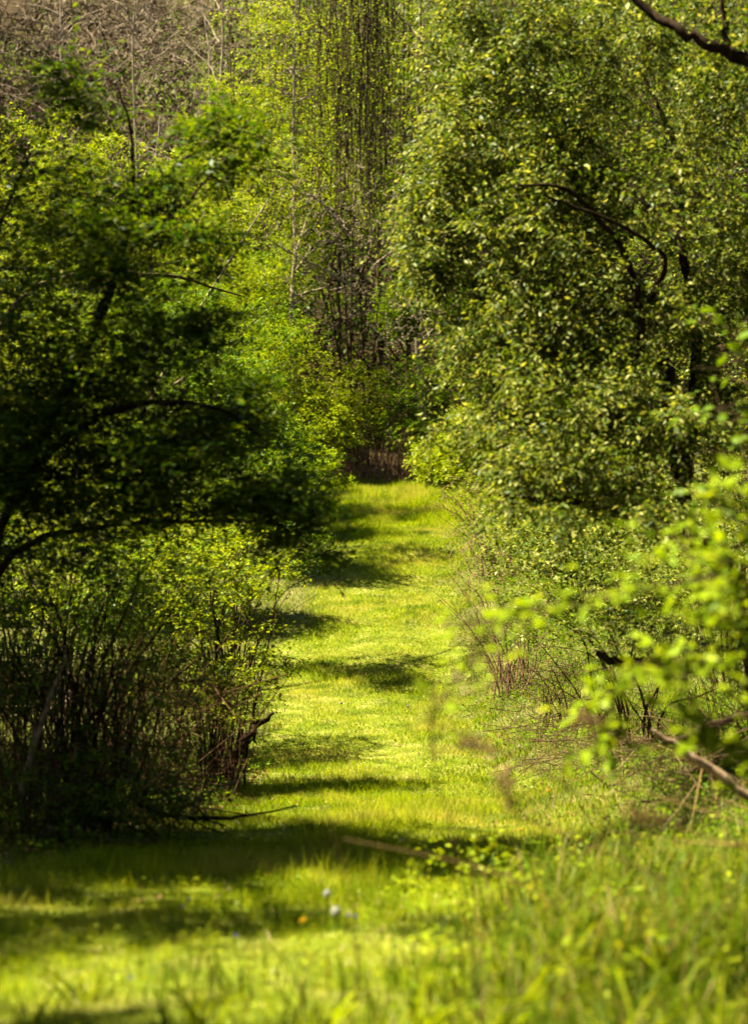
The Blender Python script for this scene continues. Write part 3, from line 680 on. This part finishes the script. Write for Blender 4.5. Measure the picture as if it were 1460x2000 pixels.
# dead tree leaning through the left bushes; its bough throws a thin shadow on the path
LD = gpt(-6.6, 18.8, -.05)
plant('leaning_dead_tree', 'long bare pale tree leaning right through the left bushes', 'tree', LD,
      [([LD, LD+(1.2, .8, 2.0), np.array([-4.4, 21.1, 4.1]), np.array([-3.1, 22.9, 4.7]), np.array([-1.9, 24.5, 4.6])], [.05, .045, .038, .03, .010]),
       ([np.array([-3.4, 21.7, 4.5]), np.array([-2.8, 21.9, 5.2]), np.array([-2.3, 22.2, 5.9])], [.03, .02, .008])],
      [((-2.4, 22.8, 4.9), (.6, .6, .35), 8)], False, M['twig_brown'], None, 96)
# unseen trees added round the clearing to cut sky light and deepen shade
WB = gpt(7.0, 1.5, -.1)
wt = plant('sky_blocking_tree', 'tall dense woodland tree added out of view to block sky light', 'tree', WB,
           [([WB, WB+(.1, .2, 4), WB+(.3, .1, 8), WB+(.2, .3, 12)], [.22, .18, .12, .03]),
            ([WB+(.1, .2, 3), WB+(1.2, .5, 5), WB+(2.3, .4, 6.5)], [.09, .06, .02]), ([WB+(.1, .2, 4), WB+(-1.2, -.6, 6), WB+(-2.2, -.9, 8)], [.09, .06, .02])],
           [(WB+np.array([0, 0, 3.2]), (2.9, 2.6, 2.6), 130), (WB+np.array([0, 0, 7.5]), (3.0, 3.0, 3.2), 150), (WB+np.array([0, 0, 11]), (2.0, 2.0, 2.4), 70)],
           True, M['bark'], M['leaf_dark'], 97, ll=.26, lw=.17, per=6, lps=6, slen=.7, six=False, tube_shoots=False, group='trees added round the clearing, out of view, to block sky light')
for k, (x, y) in enumerate([(7.2, 7), (7.6, 12), (8.4, 18), (9.8, 25), (12, 33), (-9.2, -.5), (-9.4, 4.5), (-9.6, 9.5), (-10.6, 15), (-12.5, 21), (-15, 28), (-16, 36), (-9.5, -5.5), (-5.6, -6.2), (-1.2, -5.6), (3.2, -6.0), (6.6, -3.6), (-14, 2), (-14.5, 12), (11.5, 11), (11.5, 4), (1, -11), (-6, -12)]):
    c = wt.copy(); COL.objects.link(c); c.location = gpt(x, y, -.1).tolist(); c.rotation_euler[2] = k*2.1; sc_ = .9+.2*((k*37) % 10)/10; c.scale = (sc_, sc_, sc_)
    for ch in list(wt.children):
        d = ch.copy(); COL.objects.link(d); d.parent = c; d.matrix_parent_inverse = ch.matrix_parent_inverse
        for g2 in list(ch.children):
            e = g2.copy(); COL.objects.link(e); e.parent = d

# ------------------------------------------------------------------ grass (uncountable)
rr = np.random.default_rng(101)
def in_view(x, y, m=.35):
    return np.abs(x) < y*(730/F)+m
def scatter(n, y0, y1, xf, seed, power=1.0):
    r = np.random.default_rng(seed)
    y = y0+(y1-y0)*r.uniform(0, 1, n)**power
    x = xf(r, y)
    k = in_view(x, y)
    return x[k], y[k], r
def path_x(r, y): return path_c(y)+path_w(y)*1.05*r.uniform(-1, 1, len(y))+np.abs(r.normal(0, .28, len(y)))*np.where(r.uniform(size=len(y)) < .6, 1, -.5)
x, y, r = scatter(140000, 3.9, 15, path_x, 1, 1.25)
h = (.055+.03*vnoise(x, y, 2.2, 5).clip(-1, 1))*r.uniform(.6, 1.5, len(x))*np.where(r.uniform(size=len(x)) < .06, 1.9, 1)
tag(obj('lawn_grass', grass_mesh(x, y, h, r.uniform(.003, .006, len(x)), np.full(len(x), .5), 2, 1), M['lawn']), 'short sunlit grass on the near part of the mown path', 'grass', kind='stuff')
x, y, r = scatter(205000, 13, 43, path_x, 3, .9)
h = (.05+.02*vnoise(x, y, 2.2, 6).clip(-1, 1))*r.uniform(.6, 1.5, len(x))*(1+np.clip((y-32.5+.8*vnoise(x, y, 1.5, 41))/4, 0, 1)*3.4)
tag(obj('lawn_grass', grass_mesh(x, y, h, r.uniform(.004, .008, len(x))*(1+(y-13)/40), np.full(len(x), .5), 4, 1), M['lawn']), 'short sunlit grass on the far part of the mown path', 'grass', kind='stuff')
def right_x(r, y): return path_c(y)+path_w(y)*.85+r.normal(0, .15, len(y))+.25*vnoise(y, 0*y, 2.0, 42)+r.uniform(0, 1, len(y))**1.3*4.2
def left_x(r, y): return path_c(y)-path_w(y)*.88+r.normal(0, .12, len(y))-.25*vnoise(y, 0*y, 2.0, 43)-r.uniform(0, 1, len(y))**1.5*3.5
x, y, r = scatter(62000, 5.5, 42, right_x, 5, 1.15)
edge = np.clip((x-path_c(y)-path_w(y))/1.6, 0, 1)
h = (.06+.14*edge+.08*vnoise(x, y, 1.6, 7).clip(-1, 1)*edge)*r.uniform(.5, 1.5, len(x))
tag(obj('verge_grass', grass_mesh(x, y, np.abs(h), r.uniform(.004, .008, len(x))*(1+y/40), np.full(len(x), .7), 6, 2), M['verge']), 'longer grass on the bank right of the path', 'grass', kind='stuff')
x, y, r = scatter(46000, 5.0, 42, left_x, 7, 1.0)
edge = np.clip((-(x-path_c(y))-path_w(y))/.6, 0, 1)
h = (.06+.08*edge+.05*vnoise(x, y, 1.6, 8).clip(-1, 1)*edge)*r.uniform(.5, 1.5, len(x))
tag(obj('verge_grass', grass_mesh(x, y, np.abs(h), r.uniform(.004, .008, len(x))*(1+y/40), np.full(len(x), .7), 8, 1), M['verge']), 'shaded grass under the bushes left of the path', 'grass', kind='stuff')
# near tall grass at the bottom right
n = 16000; y = rr.uniform(3.4, 8.0, n); x = rr.uniform(-.7, 2.6, n)
k = in_view(x, y) & ((x > .15+(y-3.3)*.13+rr.normal(0, .12, n)) | ((y < 5.4) & (rr.uniform(size=n) < .35))); x, y = x[k], y[k]
h = rr.uniform(.2, .55, len(x))*(.75+.35*vnoise(x, y, 2.5, 9).clip(-1, 1))*np.clip((x+.2)/.8, .45, 1)
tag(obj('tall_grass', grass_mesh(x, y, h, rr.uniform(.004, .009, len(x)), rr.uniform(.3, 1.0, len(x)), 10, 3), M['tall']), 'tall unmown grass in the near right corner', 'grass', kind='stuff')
# leaf litter under the left bushes and on the hill
def litter(name, label, x, y, s0, s1, seed):
    r = np.random.default_rng(seed); n = len(x)
    pos = np.stack([x, y, gz(x, y)+r.uniform(.01, .05, n)], 1)
    d = r.normal(size=(n, 3))*np.array([1, 1, .25]); nn = np.array([0, 0, 1.])+r.normal(0, .45, (n, 3))
    l = r.uniform(s0, s1, n)
    tag(obj(name, leaf_mesh(pos, d, nn, l, l*.6, True), M['litter']), label, 'leaves', kind='stuff')
n = 5000; y = rr.uniform(8.5, 17, n); x = path_c(y)-path_w(y)*1.02-rr.uniform(0, 1, n)**1.2*2.6
litter('leaf_litter', 'brown fallen leaves under the left bushes', x, y, .02, .045, 12)
n = 2500; y = rr.uniform(8.5, 18, n); x = path_c(y)+path_w(y)*1.2+.3+rr.uniform(0, 1, n)*2.6
litter('leaf_litter', 'brown fallen leaves on the right bank', x, y, .02, .045, 13)
x, y, r = scatter(9000, 5, 36, path_x, 15, 1.0)
tag(obj('dry_thatch', grass_mesh(x, y, r.uniform(.02, .07, len(x)), r.uniform(.004, .008, len(x))*(1+y/40), np.full(len(x), 1.6), 16, 1), M['straw']), 'dead straw-coloured blades among the mown grass', 'grass', kind='stuff')
k = rr.uniform(size=len(x)) < .10
litter('leaf_litter', 'scattered dry leaf bits on the mown path', x[k], y[k], .015, .04, 14)
# ------------------------------------------------------------------ dead wood, stalks, flowers
def ground_at(px, py):
    ys_ = np.linspace(3.0, 44, 4000); xs_ = (px-730)/F*ys_
    v = CAMZ+(1000-py)/F*ys_-gz(xs_, ys_)
    k = int(np.argmax(v < 0)); return np.array([xs_[k], ys_[k], float(gz(xs_[k], ys_[k]))])
def stick(name, label, cat, pts, rad, mat, seed, n=18, twigs=0, group=None, wob=.3):
    r = np.random.default_rng(seed); p, q = spline(pts, rad, n)
    p[1:-1] += r.normal(0, 1, (n-2, 3))*(q[1:-1, None]*wob)
    root = thing(name, label, cat, p[0], group)
    obj('main_stem', tube_mesh([(p, q)], 8), M[mat], root)
    for k in range(twigs):
        i = r.integers(n//3, n-1); d = norm((p[i]-p[i-1])[None])[0]+r.normal(0, .6, 3); d = norm(d[None])[0]; ln = r.uniform(.1, .3)
        obj('side_twig', tube_mesh([(np.array([p[i], p[i]+d*ln*.5+r.normal(0, .01, 3), p[i]+d*ln]), np.array([q[i]*.5, q[i]*.4, q[i]*.15]))], 5), M[mat], root)
    return root
def PP(Y, *a): return [P(x, y, Y) for x, y in a]
stick('fallen_branch', 'thick pale barkless branch lying on the right bank', 'branch', PP(8.2, (1270, 1425), (1330, 1462), (1390, 1505), (1470, 1560), (1540, 1600)), [.008, .02, .023, .024, .025], 'deadwood', 401, twigs=2)
stick('fallen_branch', 'dark broken branch lying across the brush above the pale one', 'branch', PP(8.6, (1290, 1450), (1340, 1440), (1400, 1410), (1480, 1395)), [.008, .016, .018, .02], 'bark', 402, twigs=4)
stick('fallen_branch', 'short dark log end poking from the right brush under the shrubs', 'branch', PP(10.5, (1165, 1275), (1200, 1290), (1240, 1292), (1300, 1300)), [.02, .03, .03, .03], 'bark', 403, twigs=2)
stick('fallen_branch', 'long thin dark branch lying out from the left tangle towards the path', 'branch', PP(9.6, (270, 1570), (330, 1592), (420, 1598), (500, 1590), (580, 1574)), [.016, .013, .011, .008, .004], 'bark', 404, twigs=3)
stick('fallen_branch', 'thin pale slanting stick under the shrub at the left path edge', 'branch', PP(10.6, (340, 1590), (400, 1555), (485, 1512)), [.008, .007, .004], 'deadwood', 405, twigs=2)
stick('broken_stem', 'thick dark broken stem leaning right at the left path edge', 'branch', PP(14.0, (440, 1510), (465, 1470), (495, 1425), (535, 1392)), [.045, .04, .032, .012], 'bark', 406, twigs=4)
stick('dead_sapling', 'pale dead stem standing slanted in the left tangle', 'branch', PP(9.8, (38, 1560), (60, 1480), (85, 1400), (130, 1280)), [.02, .018, .014, .006], 'deadwood', 407, twigs=3)
# cut log seen from its sawn end
lp = P(92, 1622, 9.2); lroot = thing('cut_log', 'small sawn log end showing its pale ring among the left stems', 'log', lp)
obj('bark', tube_mesh([(np.array([lp, lp+(-.05, .2, .0), lp+(-.12, .45, -.03)]), np.array([.042, .044, .043]))], 14), M['bark_red'], lroot)
aa = np.arange(14)/14*2*math.pi; ring = lp+np.stack([np.cos(aa)*.040, 0*aa-.004, np.sin(aa)*.040], 1)
obj('sawn_face', mesh_from(np.vstack([ring, lp+(0, -.008, 0)]), [np.stack([np.arange(14), (np.arange(14)+1) % 14, np.full(14, 14)], 1)]), M['deadwood'], lroot)
for k, (lb, Y, pp, r0, mt) in enumerate([
        ('long thin tan grass stalk slanting up over the right verge', 6.0, [(1500, 1625), (1300, 1560), (1170, 1515), (1040, 1440)], .0028, 'straw'),
        ('orange-brown dry stalk lying level at the right edge', 5.2, [(1520, 1655), (1400, 1648), (1300, 1640), (1215, 1624)], .0032, 'straw'),
        ('thin orange stalk arching across the near grass at the centre', 5.0, [(1120, 1800), (1020, 1730), (900, 1685), (670, 1638)], .0018, 'straw'),
        ('blurred brown stalk standing before the dark shadow on the path', 4.3, [(700, 1960), (690, 1800), (668, 1690), (640, 1590)], .0026, 'seed'),
        ('upright dry broken stalk in the near right grass', 4.6, [(945, 2040), (940, 1880), (930, 1760), (920, 1660)], .0026, 'straw'),
        ('slanting brown stalk at the right edge of the near grass', 5.0, [(1300, 1860), (1360, 1790), (1420, 1745), (1480, 1705)], .0022, 'seed')]):
    stick('dry_stalk', lb, 'stalk', PP(Y, *pp), [r0, r0*.9, r0*.7, r0*.5], mt, 420+k, group='dry stalks in the near grass', wob=.2)
def seed_head(lb, Y, pp, seed):
    r = np.random.default_rng(seed); root = stick('dried_weed', lb, 'weed', PP(Y, *pp), [.003, .0028, .0024, .0015], 'seed', seed, wob=.2, group='dried weeds with seed heads')
    tp = P(*pp[-1], Y); t2 = P(*pp[-2], Y); d = norm((tp-t2)[None])[0]; n = 260
    u = r.uniform(-.09, .03, n); pos = tp+d*u[:, None]+r.normal(0, .016, (n, 3))
    tag(obj('seed_head', leaf_mesh(pos, r.normal(size=(n, 3)), r.normal(size=(n, 3)), r.uniform(.006, .016, n), r.uniform(.004, .009, n)), M['seed'], root), kind='stuff')
seed_head('dried weed with a fluffy brown head over the right of the path', 4.8, [(1300, 1720), (1130, 1640), (1010, 1590), (985, 1525)], 431)
seed_head('dried weed with a round brown head near the right verge', 5.2, [(1480, 1560), (1330, 1480), (1210, 1430), (1130, 1402)], 432)
seed_head('dried weed with a drooping brown head at the lower right', 4.9, [(1520, 1660), (1400, 1640), (1310, 1612), (1235, 1588)], 433)
seed_head('small dried weed head above the sunlit grass right of centre', 5.2, [(1200, 1610), (1080, 1520), (980, 1470), (912, 1448)], 434)
# dandelion clocks, dandelions, violets
def dandelion(px, py, stemh, rad, lb, yellow=False, top=None):
    g0 = ground_at(px, py); r = np.random.default_rng(int(px*7+py))
    if top is not None: g0 = top-np.array([0, 0, stemh]); 
    root = thing('dandelion_flower' if yellow else 'dandelion_clock', lb, 'flower', g0, 'dandelions in the lawn')
    tp = g0+np.array([r.normal(0, .008), 0, stemh])
    obj('stem', tube_mesh([(np.array([g0, (g0+tp)/2+(.004, 0, 0), tp]), np.array([.0022, .002, .0018]))], 5), M['tall'], root)
    n = 70; v = norm(r.normal(size=(n, 3)))
    if yellow:
        v = norm(v*np.array([1, 1, .35])+np.array([0, 0, .15])); pos = np.repeat(tp[None], n, 0); D = v; nn = np.array([0, 0, 1.])+r.normal(0, .2, (n, 3)); l = np.full(n, rad); w = l*.3
    else:
        pos = tp+v*rad*.55; D = np.cross(v, r.normal(size=(n, 3))); nn = v; l = np.full(n, rad*1.1); w = l*.9
        pos = pos-norm(D)*rad*.5
    tag(obj('flower_head', leaf_mesh(pos, D, nn, l, w), M['yellow' if yellow else 'puff'], root), kind='stuff')
dandelion(660, 1780, .22, .022, 'larger white dandelion clock in the near lawn', top=P(660, 1780, 6.0))
dandelion(634, 1745, .20, .018, 'smaller white dandelion clock just behind the larger one in the near lawn', top=P(634, 1745, 6.3))
for px, py, lb in [(665, 1382, 'white dandelion clock in mid path, left of centre'), (797, 1388, 'white dandelion clock in mid path, right of centre'), (930, 1380, 'white dandelion clock at the right path edge by the verge'),
                   (1012, 1412, 'pale dandelion clock in the right verge grass'), (590, 1465, 'white dandelion clock at the left path edge'), (783, 1670, 'white dandelion clock just past the dark shadow band'),
                   (860, 1075, 'white dandelion clock at the far right of the path'), (1014, 1472, 'white dandelion clock in the longer grass right of the path')]:
    dandelion(px, py+8, .10, .026 if py < 1200 else .02, lb)
for px, py, lb in [(586, 1830, 'yellow dandelion in the shadow streak of the near lawn'), (1016, 1640, 'yellow dandelion beside the dark shade on the right'), (956, 1455, 'tiny yellow dandelion right of the path centre'),
                   (905, 1395, 'tiny yellow dandelion at the right path edge'), (1068, 1560, 'yellow dandelion in the right verge grass')]:
    dandelion(px, py, .06, .014, lb, True)
for k, (px, py, lb) in enumerate([(680, 1830, 'pale violet flower right of the dandelion clocks, left of a pair'), (694, 1832, 'pale violet flower right of the dandelion clocks, right of a pair'), (370, 1796, 'violet flower in the left shade, upper of two'),
                                  (356, 1812, 'violet flower in the left shade, lower of two'), (460, 1872, 'violet flower in the grass below the shadow streak'), (1150, 1890, 'violet flower deep in the near right grass'), (255, 1960, 'violet flower near the bottom left corner')]):
    g0 = ground_at(px, py); r = np.random.default_rng(500+k); root = thing('violet', lb, 'flower', g0, 'violets in the near lawn'); tp = g0+np.array([0, 0, .08])
    obj('stem', tube_mesh([(np.array([g0, (g0+tp)/2, tp]), np.array([.0015, .0013, .001]))], 4), M['tall'], root)
    for q in range(5):
        a = q*1.257+r.uniform(0, .4); d = np.array([[math.cos(a), -.3, math.sin(a)]])
        obj('petal', leaf_mesh(tp[None], d, np.array([[0., -1, .4]]), np.array([.009]), np.array([.007])), M['violet'], root)
# near grass tufts, every blade an object
def blade_mesh():
    V = []; n = 7
    for i in range(n+1):
        s_ = i/n; w = .5*(1-s_**2.2)*(.7+.6*s_) if i < n else .01
        V += [(-w, s_**2*.35, s_*(1-.18*s_)), (0, s_**2*.35+.06, s_*(1-.18*s_)), (w, s_**2*.35, s_*(1-.18*s_))]
    Fc = []
    for i in range(n):
        a = i*3; Fc += [(a, a+1, a+4, a+3), (a+1, a+2, a+5, a+4)]
    return mesh_from(np.array(V), [np.array(Fc)], True)
BL = blade_mesh(); BL.materials.append(M['lawn'])
for k, (px, py, Y, h, lb) in enumerate([
        (150, 1905, 5.2, .16, 'broad grass blade tuft in the dark shade at lower left'), (70, 1990, 4.9, .14, 'grass tuft at the bottom left corner'), (400, 1985, 4.8, .17, 'grass tuft at the bottom left of centre'),
        (620, 1990, 4.8, .16, 'grass tuft at the bottom just left of centre'), (830, 1960, 4.7, .24, 'tall grass tuft left of the upright dry stalk'), (955, 1950, 4.6, .34, 'tallest grass tuft right beside the upright dry stalk'),
        (1090, 1860, 5.3, .30, 'grass tuft in the shade right of the dry stalk'), (1210, 1960, 4.5, .30, 'grass tuft in the middle of the near right grass'), (1320, 1850, 5.2, .32, 'grass tuft under the bright leafy sprays'),
        (1420, 1970, 4.4, .34, 'grass tuft at the bottom right corner'), (500, 1660, 9.3, .16, 'dark grass tuft at the edge of the shadow band'), (390, 1500, 14.0, .3, 'pale arching grass tuft under the left shrubs')]):
    r = np.random.default_rng(600+k); b = P(px, py, Y); b = gpt(b[0], b[1], -.01)
    root = thing('grass_tuft', lb, 'grass', b, 'taller grass tufts')
    for q in range(11):
        o = obj('blade', BL, None, root); o.matrix_parent_inverse = Matrix.Identity(4)
        hh = h*r.uniform(.55, 1.15)
        o.matrix_basis = Matrix.Translation((r.normal(0, .03), r.normal(0, .03), 0)) @ Matrix.Rotation(r.uniform(0, 6.28), 4, 'Z') @ Matrix.Rotation(r.uniform(-.5, .1), 4, 'X') @ Matrix.Diagonal((r.uniform(.006, .011), hh, hh, 1))
# uncountable dead twigs and small weeds
def dead_twigs(label, n, x0, x1, y0, y1, zmax, mat, seed, r0=.004, flat=.35, ln=(.25, .9)):
    r = np.random.default_rng(seed); L = []
    x = r.uniform(x0, x1, n); y = r.uniform(y0, y1, n); z = gz(x, y)+r.uniform(0, 1, n)**1.6*zmax
    for k in range(n):
        d = norm((r.normal(size=3)*np.array([1, .8, flat]))[None])[0]*r.uniform(*ln); p0 = np.array([x[k], y[k], z[k]])
        p = np.array([p0-d*.5, p0+r.normal(0, .03, 3), p0+d*.5]); p[:, 2] = np.maximum(p[:, 2], gz(p[:, 0], p[:, 1])+.005)
        q = r0*r.uniform(.4, 1.5); L.append((p, np.array([q, q*.8, q*.4])))
    tag(obj('dead_twigs', tube_mesh(L, 4), M[mat]), label, 'twigs', kind='stuff')
dead_twigs('dead brown twigs heaped on the right bank under the shrubs', 520, 1.6, 3.4, 8.8, 13.5, .4, 'twig_brown', 441, r0=.0032)
dead_twigs('dry upright stems among the grass of the right verge', 260, 1.15, 2.8, 7.5, 18, .25, 'straw', 445, flat=2.5, r0=.002, ln=(.3, .75))
dead_twigs('dead twigs along the right path edge below the twiggy shrubs', 450, 1.35, 2.6, 13.5, 24, .4, 'twig_brown', 442, r0=.0035)
dead_twigs('dark dead twigs filling the shaded left tangle', 1100, -3.4, -1.0, 9.6, 13.5, 1.1, 'bark_red', 443, flat=2.2, ln=(.3, 1.2), r0=.0035)
dead_twigs('dead twigs under the farther left bushes', 500, -3.6, -1.15, 13.5, 20, 1.0, 'bark_red', 444, flat=1.8)
def weeds(label, n, xf, y0, y1, hmax, size, mat, seed):
    r = np.random.default_rng(seed); y = r.uniform(y0, y1, n); x = xf(r, y); k = in_view(x, y); x, y = x[k], y[k]; n = len(x)
    m = 5; x = np.repeat(x, m)+r.normal(0, .03, n*m); y = np.repeat(y, m)+r.normal(0, .03, n*m); zz = np.repeat(r.uniform(.02, 1, n)*hmax, m)
    n = n*m; pos = np.stack([x, y, gz(x, y)+zz+r.normal(0, .01, n)], 1)
    l = r.uniform(.6, 1.3, n)*size
    tag(obj('weeds', leaf_mesh(pos, r.normal(size=(n, 3))*np.array([1, 1, .4]), np.array([0, 0, 1.])+r.normal(0, .5, (n, 3)), l, l*.5, False), M[mat]), label, 'weeds', kind='stuff')
weeds('small broad-leaved weeds in the near right grass', 500, lambda r, y: r.uniform(.1, 2.2, len(y)), 3.8, 8.5, .24, .035, 'leaf_lime', 451)
weeds('broad-leaved weeds on the right bank', 4200, lambda r, y: path_c(y)+path_w(y)+.25+.35*vnoise(y, 0*y, 2.2, 44)+r.uniform(0, 1, len(y))*2.4+r.normal(0, .15, len(y)), 8, 24, .2, .035, 'leaf_mid', 452)
weeds('low clover and weeds along the mown path', 2600, path_x, 9, 32, .035, .024, 'leaf_mid', 455)
weeds('small weeds among the near lawn', 1500, lambda r, y: r.uniform(-1.6, 1.0, len(y)), 4.0, 9, .05, .022, 'leaf_lime', 453)
weeds('broad-leaved weeds in the shade of the left bushes', 2200, lambda r, y: path_c(y)-path_w(y)-r.uniform(0, 1, len(y))*2.2, 8.6, 22, .2, .035, 'leaf_mid', 454)
# far hillside wood: reads as one mass of twigs and leaves
hr = np.random.default_rng(103); hl = []
n = 9000
hy = hr.uniform(49, 100, n); hx = hr.uniform(-1, 1, n)*(hy*.24+2); hz = gz(hx, hy)
for k in range(n):
    ln = hr.uniform(.8, 3.6); d = norm((hr.normal(size=3)*np.array([.9, .5, .5])+np.array([0, 0, .45]))[None])[0]
    p0 = np.array([hx[k], hy[k], hz[k]+hr.uniform(0, 1)**1.5*5]); w = hr.normal(0, .2, (3, 3))
    hl.append((np.array([p0, p0+d*ln*.5+w[1], p0+d*ln+w[2]]), np.array([.045, .032, .012])*hr.uniform(.35, 1.5)))
tag(obj('hillside_brush', tube_mesh(hl, 3), M['brush']), 'mass of bare grey brush on the far hillside', 'brush', kind='stuff')
nc = 4600; cy_ = hr.uniform(48, 112, nc); cx_ = hr.uniform(-1, 1, nc)*(cy_*.24+2)
kk = vnoise(cx_, cy_, .4, 21)+.9*np.clip((cx_/cy_+.06)/.12, -1, 1) > -.55; cx_, cy_ = cx_[kk], cy_[kk]; nc = len(cx_)
cz_ = gz(cx_, cy_)+hr.uniform(.3, 6, nc)
m_ = 25; n = nc*m_
pos = np.repeat(np.stack([cx_, cy_, cz_], 1), m_, 0)+norm(hr.normal(size=(n, 3)))*(hr.uniform(0, 1, (n, 1))**.5)*np.array([.9, .9, .65])
tag(obj('hillside_foliage', leaf_mesh(pos, hr.normal(size=(n, 3)), hr.normal(size=(n, 3))+np.array([0, 0, .8]), hr.uniform(.1, .2, n), hr.uniform(.06, .11, n), False), M['leaf_mid']),
    'far hillside undergrowth in young leaf', 'foliage', kind='stuff')
print('tris', sum(len(m.loops)-2*len(m.polygons) for m in bpy.data.meshes), 'objs', len(COL.objects))
